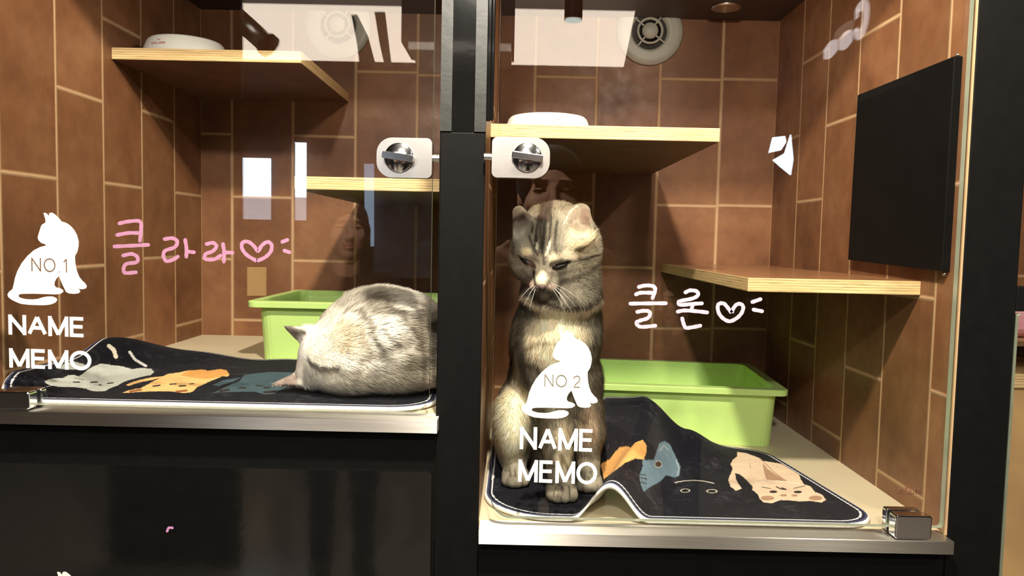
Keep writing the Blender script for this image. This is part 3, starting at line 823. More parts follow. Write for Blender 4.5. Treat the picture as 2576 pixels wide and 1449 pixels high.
def vnoise(P, s, seed=0):
    """smooth value noise in numpy"""
    q = P * s + 100.0; i = np.floor(q).astype(int); f = q - i; f = f * f * (3 - 2 * f)
    def hsh(a, b, c):
        x = (a * 374761393 + b * 668265263 + c * 2147483647 + seed * 144269504) & 0xffffffff
        x = ((x ^ (x >> 13)) * 1274126177) & 0xffffffff
        return ((x ^ (x >> 16)) & 0xffff) / 65535.0
    r = 0
    for a in (0, 1):
        for b in (0, 1):
            for c in (0, 1):
                w = (f[:, 0] if a else 1 - f[:, 0]) * (f[:, 1] if b else 1 - f[:, 1]) * (f[:, 2] if c else 1 - f[:, 2])
                r = r + w * hsh(i[:, 0] + a, i[:, 1] + b, i[:, 2] + c)
    return r
def inpoly(px, py, poly):
    poly = np.asarray(poly, float); ins = np.zeros(px.shape, bool); n = len(poly)
    for i in range(n):
        x1, y1 = poly[i]; x2, y2 = poly[(i + 1) % n]
        c = ((y1 > py) != (y2 > py)) & (px < (x2 - x1) * (py - y1) / ((y2 - y1) if y2 != y1 else 1e-9) + x1)
        ins ^= c
    return ins
def segdist(px, py, line):
    d = np.full(px.shape, 1e9)
    for (x1, y1), (x2, y2) in zip(line, line[1:]):
        dx, dy = x2 - x1, y2 - y1; L = dx * dx + dy * dy + 1e-9
        t = np.clip(((px - x1) * dx + (py - y1) * dy) / L, 0, 1)
        d = np.minimum(d, np.hypot(px - x1 - t * dx, py - y1 - t * dy))
    return d
def make_mat(corners, radii, hfun, prints, label, nu=420, nv=300, th=.0055, zfloor=0.0):
    FL, FR, BR, BL = [np.array(c, float) for c in corners]
    Wd, Dp = np.linalg.norm(FR - FL), np.linalg.norm(BL - FL)
    u, v = np.meshgrid(np.linspace(0, 1, nu), np.linspace(0, 1, nv))
    s, t = u * Wd, v * Dp
    rl = np.where(v < .5, radii[0], radii[3]); rr_ = np.where(v < .5, radii[1], radii[2])
    dv = np.minimum(t, Dp - t)
    def inset(r):
        d = np.clip(r - dv, 0, None); return r - np.sqrt(np.clip(r * r - d * d, 0, None))
    L = inset(rl); Rr = Wd - inset(rr_)
    s = L + u * (Rr - L)
    # signed distance to the border
    dist = np.minimum(np.minimum(s, Wd - s), np.minimum(t, Dp - t))
    for cx, cy, r, fu, fv in ((0, 0, radii[0], 1, 1), (Wd, 0, radii[1], -1, 1), (Wd, Dp, radii[2], -1, -1), (0, Dp, radii[3], 1, -1)):
        ax, ay = cx + fu * r, cy + fv * r
        m = ((s - ax) * fu < 0) & ((t - ay) * fv < 0)
        dist = np.where(m, np.minimum(dist, r - np.hypot(s - ax, t - ay)), dist)
    dist = np.clip(dist, 0, None)
    a, b = s / Wd, t / Dp
    X = (1 - a) * (1 - b) * FL[0] + a * (1 - b) * FR[0] + a * b * BR[0] + (1 - a) * b * BL[0]
    Y = (1 - a) * (1 - b) * FL[1] + a * (1 - b) * FR[1] + a * b * BR[1] + (1 - a) * b * BL[1]
    Hh = hfun(X, Y)
    rng = np.random.RandomState(4)
    thick = th * (0.55 + 0.45 * np.clip(dist / .004, 0, 1) ** .5)
    top = zfloor + Hh + thick; bot = zfloor + Hh + .0006
    pts_t = np.stack([X, Y, top], -1).reshape(-1, 3); pts_b = np.stack([X, Y, bot], -1).reshape(-1, 3)
    pxy = prj(pts_t); px, py = pxy[:, 0], pxy[:, 1]
    N = nu * nv
    col = np.tile(np.array([0.0055, 0.006, 0.0105]), (N, 1))
    d = dist.reshape(-1)
    wob = (rng.rand(N) - .5)
    for kind, data, c in prints:
        if kind == 'poly': m = inpoly(px + wob * 1.5, py + wob[::-1] * 1.5, data)
        elif kind == 'line': m = segdist(px, py, data[0]) < data[1]
        elif kind == 'ell':
            (cx, cy, rx, ry) = data; m = ((px - cx) / rx) ** 2 + ((py - cy) / ry) ** 2 < 1
        elif kind == 'ring':
            (cx, cy, rx, ry) = data; q = ((px - cx) / rx) ** 2 + ((py - cy) / ry) ** 2; m = (q < 1) & (q > .55)
        col[m] = c
    col[d < .0125] = (0.009, 0.011, 0.026)
    col[np.abs(d - .0095 - .0004 * np.sin(px * .8)) < .0010] = (0.80, 0.80, 0.80)      # seam
    col[d < .0052] = (0.055, 0.065, 0.13)
    col[d < .0026] = (0.85, 0.84, 0.80)
    fz = vnoise(pts_t, 38, 21) * vnoise(pts_t, 160, 22)
    dark = (d > .013) & (col.sum(1) < .03)
    k_ = np.clip((fz - .30) / .35, 0, 1)[:, None] * vnoise(pts_t, 420, 23)[:, None]
    col = np.where(dark[:, None], col * (1 - k_) + np.array((0.034, 0.035, 0.046)) * k_, col)
    lint = rng.rand(N) < .0016
    col[lint & (d > .013)] = (0.18, 0.18, 0.20)
    co = np.concatenate([pts_t, pts_b]); cols = np.concatenate([col, np.tile((0.80, 0.78, 0.70), (N, 1))])
    i = np.arange(N).reshape(nv, nu)
    q = np.stack([i[:-1, :-1], i[:-1, 1:], i[1:, 1:], i[1:, :-1]], -1).reshape(-1, 4)
    qb = q[:, ::-1] + N
    rim = np.concatenate([i[0, :], i[1:, -1], i[-1, -2::-1], i[-2:0:-1, 0]])
    rn = np.roll(rim, -1)
    qs = np.stack([rim, rim + N, rn + N, rn], -1)
    F = np.concatenate([q, qb, qs])
    me = np_mesh('mat', co, F, cols)
    o = link('cat_print_mat', me, M['mat_pile'], smooth=True)
    return tag(o, label, 'mat', 'cat print mats')
def np_mesh(name, co, F, cols=None, tris=None, normals=None):
    me = bpy.data.meshes.new(name)
    me.vertices.add(len(co)); me.vertices.foreach_set('co', np.ascontiguousarray(co, dtype=np.float32).ravel())
    nq = len(F) if F is not None else 0; ntr = len(tris) if tris is not None else 0
    idx = []; 
    if nq: idx.append(np.asarray(F).ravel())
    if ntr: idx.append(np.asarray(tris).ravel())
    idx = np.concatenate(idx).astype(np.int32)
    me.loops.add(len(idx)); me.loops.foreach_set('vertex_index', idx)
    me.polygons.add(nq + ntr)
    st = np.concatenate([np.arange(nq) * 4, nq * 4 + np.arange(ntr) * 3]).astype(np.int32)
    me.polygons.foreach_set('loop_start', st)
    me.polygons.foreach_set('use_smooth', np.ones(nq + ntr, bool))
    me.update(calc_edges=True)
    me.validate()
    if cols is not None:
        a = me.color_attributes.new('Col', 'FLOAT_COLOR', 'POINT')
        a.data.foreach_set('color', np.concatenate([cols, np.ones((len(cols), 1))], 1).astype(np.float32).ravel())
    if normals is not None:
        me.normals_split_custom_set_from_vertices([tuple(n) for n in normals])
    return me
def Z(pts, s, ox, oy): return [(ox + x * s, oy + y * s) for x, y in pts]
z4 = lambda pts: Z(pts, .264, 100, 880)
z7 = lambda pts: Z(pts, .2795, 1480, 1000)
G1, OR, TE, DK, CR, TAN = (0.50, 0.54, 0.50), (0.72, 0.36, 0.10), (0.055, 0.10, 0.125), (0.03, 0.022, 0.02), (0.78, 0.60, 0.43), (0.42, 0.26, 0.16)
pr1 = [('poly', z4([(50,300),(90,280),(170,270),(230,268),(270,242),(330,240),(370,255),(420,220),(470,180),(530,150),(590,128),(650,140),(720,150),(800,160),(860,178),(880,185),(960,172),(1060,180),(1090,212),(1060,240),(980,255),(880,280),(800,305),(740,340),(660,370),(620,395),(520,395),(470,385),(440,370),(330,355),(200,352),(110,340),(60,320)]), G1),
 ('poly', z4([(170,180),(240,130),(330,110),(430,140),(480,165),(330,190)]), (0.42, 0.45, 0.42)),
 ('line', (z4([(320,308),(380,308)]), 1.6), DK), ('line', (z4([(488,310),(550,306)]), 1.6), DK), ('ell', (100 + 575 * .264, 880 + 335 * .264, 5, 1.5), DK), ('line', (z4([(645,320),(700,314)]), 1.5), DK), ('line', (z4([(330,268),(420,285)]), 1.0), (0.25, 0.25, 0.22)),
 ('poly', z4([(790,408),(850,385),(960,365),(1010,340),(1080,300),(1150,265),(1220,230),(1330,215),(1420,195),(1560,188),(1600,200),(1720,183),(1780,195),(1808,235),(1790,255),(1740,250),(1690,275),(1620,300),(1560,330),(1500,355),(1470,385),(1440,405),(1370,412),(1250,395),(1100,395),(950,400),(850,410)]), (0.86, 0.55, 0.22)),
 ('poly', z4([(1340,240),(1420,195),(1560,188),(1600,200),(1720,183),(1780,195),(1808,235),(1700,262),(1560,280),(1450,262)]), OR),
 ('poly', z4([(820,335),(900,300),(1050,265),(1190,250),(1100,280),(950,312),(850,342)]), (0.86, 0.55, 0.22)),
 ('line', (z4([(860,398),(965,380)]), 2.4), (0.30, 0.10, 0.04)), ('line', (z4([(1300,398),(1400,388)]), 2.4), (0.30, 0.10, 0.04)),
 ('line', (z4([(1080,347),(1145,338)]), 1.8), DK), ('line', (z4([(1240,328),(1300,324)]), 1.5), DK), ('line', (z4([(1330,345),(1388,342)]), 1.8), DK), ('line', (z4([(1430,325),(1470,322)]), 1.2), DK),
 ('poly', z4([(1650,410),(1720,380),(1800,340),(1900,300),(1950,240),(2050,225),(2200,210),(2400,215),(2520,240),(2550,290),(2380,340),(2300,380),(2230,420),(2150,425),(2050,400),(1900,400),(1750,405)]), TE),
 ('poly', z4([(1645,335),(1750,290),(1920,262),(1850,300),(1700,345)]), TE), ('line', (z4([(1720,395),(1800,380)]), 3), DK), ('line', (z4([(2140,405),(2240,398)]), 3), DK), ('line', (z4([(1900,362),(1960,362)]), 2), DK), ('line', (z4([(2135,362),(2190,360)]), 2), DK), ('line', (z4([(2060,340),(2120,345)]), 1.3), DK),
 ('line', (Z([(1420,260),(1480,310),(1510,400)], .1932, 0, 820), 5), (0.62, 0.60, 0.50)), ('line', (Z([(1690,340),(1760,440),(1900,520)], .1932, 0, 820), 3.2), (0.62, 0.62, 0.62)),
]
def h1(X, Y):
    h = .036 * np.exp(-((X + .578) / .060) ** 2 - ((Y - 1.10) / .060) ** 2) + .010 * np.exp(-((X + .50) / .05) ** 2 - ((Y - 1.15) / .05) ** 2)
    h = h + .022 * np.exp(-((X + .605) / .045) ** 2) * np.clip((Y - .850) / .05, 0, 1) * np.clip(1.4 - (Y - .9) / .16, 0, 1).clip(0, 1)
    return h + .0012 * np.sin(X * 60 + Y * 30) * np.clip((Y - .9) * 8, 0, 1) + .0013
make_mat([(-.604, .8475), (-.0895, .8475), (-.0935, 1.150), (-.600, 1.178)], (.05, .055, .03, .03), h1, pr1, 'black mat with grey and orange cat prints under the sleeping cat', zfloor=ZL, nu=520, nv=320)
pr2 = [('poly', z7([(1340,490),(1420,500),(1530,540),(1570,570),(1700,590),(1830,620),(1890,680),(1915,740),(1940,780),(2000,800),(2040,850),(2100,870),(2140,920),(2100,945),(2000,930),(1900,935),(1800,925),(1720,925),(1660,950),(1580,945),(1545,915),(1525,870),(1475,830),(1480,800),(1440,760),(1400,720),(1360,690),(1320,680),(1330,740),(1380,820),(1330,840),(1280,800),(1260,740),(1280,690),(1300,640),(1280,600),(1300,560),(1340,530)]), CR),
 ('poly', z7([(1570,590),(1610,640),(1680,690),(1780,750),(1690,748),(1600,735),(1580,660)]), TAN), ('line', (z7([(1540,545),(1600,600),(1680,680),(1780,750)]), 1.0), TAN), ('line', (z7([(1500,765),(1700,750),(1900,775)]), 1.0), (0.9, 0.75, 0.6)),
 ('ell', (1480 + 1665 * .2795, 1000 + 848 * .2795, 10, 3.2), DK), ('ell', (1480 + 1885 * .2795, 1000 + 850 * .2795, 10, 3.2), DK), ('ell', (1480 + 1612 * .2795, 1000 + 905 * .2795, 17, 6), TAN), ('ell', (1480 + 2045 * .2795, 1000 + 905 * .2795, 17, 6), TAN),
 ('ell', (1480 + 1758 * .2795, 1000 + 880 * .2795, 9, 3), TAN), ('ell', (1480 + 1855 * .2795, 1000 + 882 * .2795, 8, 3), TAN), ('line', (z7([(1690,803),(1740,825),(1780,828)]), 1.3), DK), ('line', (z7([(1740,812),(1775,825)]), 1.3), DK), ('line', (z7([(1560,805),(1640,820)]), .8), DK), ('line', (z7([(1850,818),(1950,795)]), .8), DK),
 ('line', (z7([(1450,590),(1460,640)]), .7), TAN),
 ('ring', (1480 + 872 * .2795, 1000 + 838 * .2795, 12.5, 5), (0.5, 0.48, 0.38)), ('ring', (1480 + 1112 * .2795, 1000 + 843 * .2795, 14.5, 5), (0.5, 0.48, 0.38)), ('line', (z7([(780,766),(860,750),(950,745),(1040,752),(1130,772)]), 1.1), (0.6, 0.58, 0.5)),
 ('poly', z7([(110,600),(200,550),(230,500),(280,450),(350,440),(380,450),(430,400),(490,380),(525,430),(520,500),(500,560),(420,550),(330,590),(250,650),(140,735)]), (0.80, 0.42, 0.13)),
 ('poly', z7([(485,560),(590,560),(640,410),(690,390),(740,430),(790,540),(830,620),(820,700),(780,720),(700,700),(640,760),(560,800),(500,850),(470,780),(460,700),(490,620)]), (0.15, 0.24, 0.31)),
 ('ell', (1480 + 630 * .2795, 1000 + 600 * .2795, 10, 9), (0.42, 0.45, 0.40)), ('ell', (1480 + 630 * .2795, 1000 + 600 * .2795, 8, 7), (0.06, 0.035, 0.02)),
 ('line', (z7([(640,480),(680,430),(720,470)]), 1.5), (0.35, 0.4, 0.42)), ('line', (z7([(790,560),(815,640),(800,710)]), 1.2), (0.42, 0.48, 0.5)), ('line', (z7([(470,690),(520,700)]), 1.3), DK), ('line', (z7([(470,720),(525,735)]), 1.3), DK), ('line', (z7([(475,760),(520,775)]), 1.3), DK),
]
def h2(X, Y):
    t = np.clip((Y - .865) / .215, -.1, 1.22)
    xc = .121 + .092 * np.clip(t, -.1, .55) + .04 * np.clip(t - .55, 0, 1); hc = .042 + t * .027
    wl = .045 + .004 * t; wr = .048 + t * .018
    pl = .050 * np.clip((t - .45) / .4, 0, 1) ** 1.5
    d = X - xc
    dl_ = np.clip(-d - pl, 0, None) / wl; dr_ = np.clip(d, 0, None) / wr
    g = lambda q: np.where(q < 1, .5 + .5 * np.cos(pi * np.clip(q, 0, 1)), 0)
    h = hc * np.where(d < 0, g(dl_), g(dr_))
    h = h * (1 - .96 * np.exp(-(((X - .094) / .030) ** 2 + ((Y - .955) / .060) ** 2) ** 2))
    h = h + .034 * np.exp(-((X - .265) / .045) ** 2 - ((Y - 1.13) / .06) ** 2)
    return h + .0013
make_mat([(-.0325, .8475), (.4355, .8465), (.392, 1.1620), (-.0315, 1.172)], (.085, .055, .05, .04), h2, pr2, 'rucked black mat with cream and blue cat prints under the sitting tabby', zfloor=ZR, nu=560, nv=380)

# ================================================================ cats: one smooth skin each, grown from a signed distance field, with fur
def ell(P, c, r, R=None):
    q = P - np.array(c)
    if R is not None: q = q @ R
    r = np.array(r)
    k0 = np.linalg.norm(q / r, axis=1); k1 = np.linalg.norm(q / (r * r), axis=1) + 1e-9
    return k0 * (k0 - 1) / k1
def cone(P, a, b, ra, rb):
    a = np.array(a); b = np.array(b); ab = b - a
    t = np.clip(((P - a) @ ab) / (ab @ ab), 0, 1)
    return np.linalg.norm(P - a - t[:, None] * ab, axis=1) - (ra + (rb - ra) * t)
def smin(a, b, k):
    h = np.clip(.5 + .5 * (b - a) / k, 0, 1)
    return b * (1 - h) + a * h - k * h * (1 - h)
def smax(a, b, k): return -smin(-a, -b, k)
def ear(P, base, tip, face, rb, rt, flat=2.4, hollow=.0065):
    """pointed, cupped ear: base centre, tip, direction its opening faces"""
    base = np.array(base); tip = np.array(tip); ax = tip - base; L = np.linalg.norm(ax); ax = ax / L
    f = np.array(face, float); f -= ax * (f @ ax); f /= np.linalg.norm(f); s = np.cross(ax, f)
    q = P - base; q = np.stack([q @ s, q @ ax, (q @ f) * flat], 1)
    d1 = cone(q, (0, 0, 0), (0, L, 0), rb, rt)
    q2 = q.copy(); q2[:, 2] -= hollow * flat
    d2 = cone(q2, (0, .004, 0), (0, L * .93, 0), rb * .80, rt * .5)
    return smax(d1, -d2, .002) / 1.6
def surface_nets(fun, lo, hi, h):
    lo = np.array(lo); n = np.ceil((np.array(hi) - lo) / h).astype(int) + 1
    ax = [lo[i] + h * np.arange(n[i]) for i in range(3)]
    V = np.empty(n)
    for i in range(n[0]):
        Yg, Zg = np.meshgrid(ax[1], ax[2], indexing='ij')
        V[i] = fun(np.stack([np.full(Yg.size, ax[0][i]), Yg.ravel(), Zg.ravel()], 1)).reshape(n[1], n[2])
    ins = V < 0
    c = np.zeros(n - 1, int)
    offs = [(a, b, d) for a in (0, 1) for b in (0, 1) for d in (0, 1)]
    for a, b, d in offs: c += ins[a:n[0] - 1 + a, b:n[1] - 1 + b, d:n[2] - 1 + d]
    act = (c > 0) & (c < 8)
    idx = -np.ones(n - 1, int); cells = np.argwhere(act); idx[act] = np.arange(len(cells))
    acc = np.zeros((len(cells), 3)); cnt = np.zeros(len(cells))
    for i, p in enumerate(offs):
        for axn in range(3):
            if p[axn]: continue
            q = list(p); q[axn] = 1
            a = V[cells[:, 0] + p[0], cells[:, 1] + p[1], cells[:, 2] + p[2]]
            b = V[cells[:, 0] + q[0], cells[:, 1] + q[1], cells[:, 2] + q[2]]
            m = (a < 0) != (b < 0); t = np.where(m, a / np.where(m, a - b, 1), 0)
            pos = np.tile(np.array(p, float), (len(cells), 1)); pos[:, axn] += t
            acc[m] += pos[m]; cnt[m] += 1
    co = lo + h * (cells + acc / cnt[:, None])
    quads = []
    for axn in range(3):
        u, v = [(1, 2), (2, 0), (0, 1)][axn]
        sl0 = [slice(None)] * 3; sl1 = [slice(None)] * 3; sl0[axn] = slice(0, -1); sl1[axn] = slice(1, None)
        A = ins[tuple(sl0)]; B = ins[tuple(sl1)]
        e = np.argwhere(A != B)
        e = e[(e[:, u] > 0) & (e[:, v] > 0) & (e[:, u] < n[u] - 1) & (e[:, v] < n[v] - 1)]
        fl = A[e[:, 0], e[:, 1], e[:, 2]]
        def cid(du, dv):
            q = e.copy(); q[:, u] += du; q[:, v] += dv; return idx[q[:, 0], q[:, 1], q[:, 2]]
        q = np.stack([cid(-1, -1), cid(0, -1), cid(0, 0), cid(-1, 0)], 1)
        q[~fl] = q[~fl][:, ::-1]
        quads.append(q)
    return co, np.concatenate(quads)
def grad(fun, P, e=.0012):
    g = np.stack([fun(P + np.array(d) * e) - fun(P - np.array(d) * e) for d in ((1, 0, 0), (0, 1, 0), (0, 0, 1))], 1)
    return g / (np.linalg.norm(g, axis=1)[:, None] + 1e-12)
def hit(fun, px, py, Y0=.84):
    r = ray(px, py); r = r / np.linalg.norm(r); t = Y0 / r[1]
    for _ in range(80):
        d = fun((r * t)[None])[0]
        if d < .0002: break
        t += d * .8
    return r * t
def furry(name, fun, lo, hi, h, colfun, flow, lenfun, n, parent, mat, width=.0007, seed=1, lift=.42, dens=None):
    co, Q = surface_nets(fun, lo, hi, h)
    nrm = grad(fun, co)
    cols = colfun(co, nrm)
    rng = np.random.RandomState(seed)
    # sample roots on the quads
    a, b, c, d = co[Q[:, 0]], co[Q[:, 1]], co[Q[:, 2]], co[Q[:, 3]]
    area = np.linalg.norm(np.cross(c - a, d - b), axis=1)
    if dens is not None: area = area * dens((a + c) / 2)
    k = rng.choice(len(Q), n, p=area / area.sum())
    u, v = rng.rand(n, 1), rng.rand(n, 1)
    P = (a[k] * (1 - u) + b[k] * u) * (1 - v) + (d[k] * (1 - u) + c[k] * u) * v
    N = grad(fun, P)
    C0 = colfun(P, N)
    F = flow(P, N); F = F - N * (F * N).sum(1)[:, None]; F /= np.linalg.norm(F, axis=1)[:, None] + 1e-9
    # clumping: neighbouring hairs lean together
    cl = np.stack([vnoise(P, 110, s) - .5 for s in (3, 4, 5)], 1) * .9
    D = F * .85 + N * lift + cl * .40 + (rng.rand(n, 3) - .5) * .28
    D /= np.linalg.norm(D, axis=1)[:, None]
    L = (lenfun(P) * (.7 + .6 * rng.rand(n)))[:, None]
    S_ = np.cross(D, N); S_ /= np.linalg.norm(S_, axis=1)[:, None] + 1e-9
    w = (width * (.7 + .6 * rng.rand(n)))[:, None]
    root = P - N * .0012
    mid = root + D * L * .5; D2 = D * .75 + F * .35; D2 /= np.linalg.norm(D2, axis=1)[:, None]
    tip = mid + D2 * L * .5
    vs = np.stack([root - S_ * w * .5, root + S_ * w * .5, mid + S_ * w * .38, mid - S_ * w * .38, tip], 1).reshape(-1, 3)
    tone = (.82 + .36 * rng.rand(n))[:, None]
    cc = np.clip(C0 * tone, 0, 1)
    vc = np.repeat(cc, 5, axis=0)
    base = len(co) + np.arange(n)[:, None] * 5
    BQ = base + np.array([[0, 1, 2, 3]]); BT = base + np.array([[3, 2, 4]])
    nn = N * .85 + D * .25 + (rng.rand(n, 3) - .5) * .25; nn /= np.linalg.norm(nn, axis=1)[:, None]
    allco = np.concatenate([co, vs]); allc = np.concatenate([cols * .9, vc]); alln = np.concatenate([nrm, np.repeat(nn, 5, axis=0)])
    me = np_mesh(name, allco, np.concatenate([Q, BQ]), allc, BT, alln)
    return link(name, me, mat, parent)
def fur_mat():
    m, nt, b = new_mat('cat_fur')
    a = nt.nodes.new('ShaderNodeAttribute'); a.attribute_name = 'Col'
    nt.links.new(a.outputs['Color'], b.inputs['Base Color'])
    sock(b, 'Roughness', 0.65); sock(b, 'Specular IOR Level', 0.2)
    return m
M['fur'] = fur_mat()
def A(px, py, Y): return np.array(at(px, py, Y))
def soft(d, w, s): return np.clip(1 - np.clip(d - w / 2, 0, None) / s, 0, 1)      # 1 inside a stripe, fading over s px
def paint(px, py, col, marks, wob):
    for kind, data, c, k in marks:
        if kind == 's': d = segdist(px + wob[0], py + wob[1], data[0]); m = soft(d, data[1], data[2])
        else:
            (cx, cy, rx, ry) = data; q = np.sqrt(((px + wob[0] - cx) / rx) ** 2 + ((py + wob[1] - cy) / ry) ** 2); m = np.clip((1.25 - q) / .5, 0, 1)
        m = (m * k)[:, None]; col = col * (1 - m) + np.array(c) * m
    return col

# ---------------------------------------------------------------- the sitting tabby
FZ = ZR + .0013 + .0058
def fit(v, z): v = v.copy(); v[2] = z; return v
def cat2_parts():
    L = []
    e = lambda c, r, k=.018: L.append(('e', c, r, k))
    c_ = lambda a, b, ra, rb, k=.014: L.append(('c', a, b, ra, rb, k))
    # trunk
    e(fit(A(1362, 1110, 1.080), FZ + .058), (.070, .078, .058))
    c_(A(1395, 905, 1.005), A(1380, 1060, 1.045), .057, .066, .02)
    e(A(1395, 860, .968), (.057, .050, .062), .02)
    e(A(1412, 752, .945), (.0500, .040, .0245), .012)
    c_(A(1408, 700, .972), A(1410, 800, .985), .047, .051, .022)
    # haunches and hind feet
    e(A(1290, 1065, 1.00), (.027, .060, .052)); e(A(1477, 1065, 1.01), (.022, .055, .050))
    c_(A(1290, 1140, .995), fit(A(1296, 1188, .962), FZ + .0145), .019, .0145)
    c_(A(1474, 1140, 1.03), fit(A(1484, 1180, 1.0), FZ + .014), .017, .013)
    # front legs
    c_(A(1378, 950, .962), A(1398, 1075, .950), .031, .021); c_(A(1398, 1075, .950), A(1408, 1180, .926), .021, .0152, .008)
    c_(A(1408, 1180, .926), fit(A(1411, 1226, .912), FZ + .015), .0152, .0155, .006)
    c_(A(1466, 950, .970), A(1474, 1080, .968), .026, .0185); c_(A(1474, 1080, .968), A(1480, 1160, .960), .0185, .014, .008)
    c_(A(1480, 1160, .960), fit(A(1482, 1190, .948), FZ + .0145), .014, .0148, .006)
    # head
    e(A(1398, 602, .945), (.0505, .049, .0455), .014)
    e(A(1388, 662, .926), (.040, .034, .031), .014)
    e(A(1464, 636, .943), (.023, .030, .029), .012); e(A(1318, 648, .928), (.0185, .026, .027), .012)
    e(A(1425, 700, .945), (.040, .034, .026), .014)
    c_(A(1382, 630, .905), A(1366, 704, .887), .0165, .0090, .012)
    e(A(1352, 719, .892), (.0100, .012, .0090), .007); e(A(1383, 719, .893), (.0125, .013, .0095), .007)
    e(A(1366, 738, .902), (.0105, .011, .0080), .007)
    e(A(1333, 634, .905), (.0160, .014, .011), .010); e(A(1412, 643, .904), (.0180, .014, .012), .010)
    return L
C2 = cat2_parts()
TOES2 = [(1389, 1238, .899), (1402, 1246, .894), (1421, 1247, .894), (1438, 1240, .898), (1464, 1199, .936), (1476, 1206, .932), (1491, 1206, .932), (1503, 1199, .936), (1277, 1190, .951), (1289, 1197, .946), (1303, 1197, .946), (1317, 1190, .951)]
_fv = np.array([0.15, -1.0, 0.10])
def cat2(P):
    d = None
    for p in C2:
        v = ell(P, p[1], p[2]) if p[0] == 'e' else cone(P, p[1], p[2], p[3], p[4])
        d = v if d is None else smin(d, v, p[-1])
    for px, py, Y in TOES2:
        c = A(px, py, Y); c[2] = FZ + .0080
        d = smin(d, cone(P, c + np.array([0, -.002, .0006]), c + np.array([0, .014, .004]), .0080, .0078), .0016)
    # eye hollows
    for px, py, Y, r in ((1327, 662, .889, .0085), (1411, 671, .887, .009)):
        d = smax(d, -ell(P, A(px, py, Y), (r * 1.4, .006, r * .55)), .006)
    d = smin(d, ear(P, A(1453, 583, .902), A(1462, 531, .918), (-.10, -1, .30), .0225, .0115, 2.6), .010)
    d = smin(d, ear(P, A(1323, 584, .905), A(1304, 534, .920), (-.50, -.85, .25), .0195, .0090, 2.6), .005)
    return d
z4h = lambda pts: Z(pts, .2208, 1240, 480)
z5b = lambda pts: Z(pts, .5936, 1180, 440)
DKF = (0.035, 0.030, 0.022)
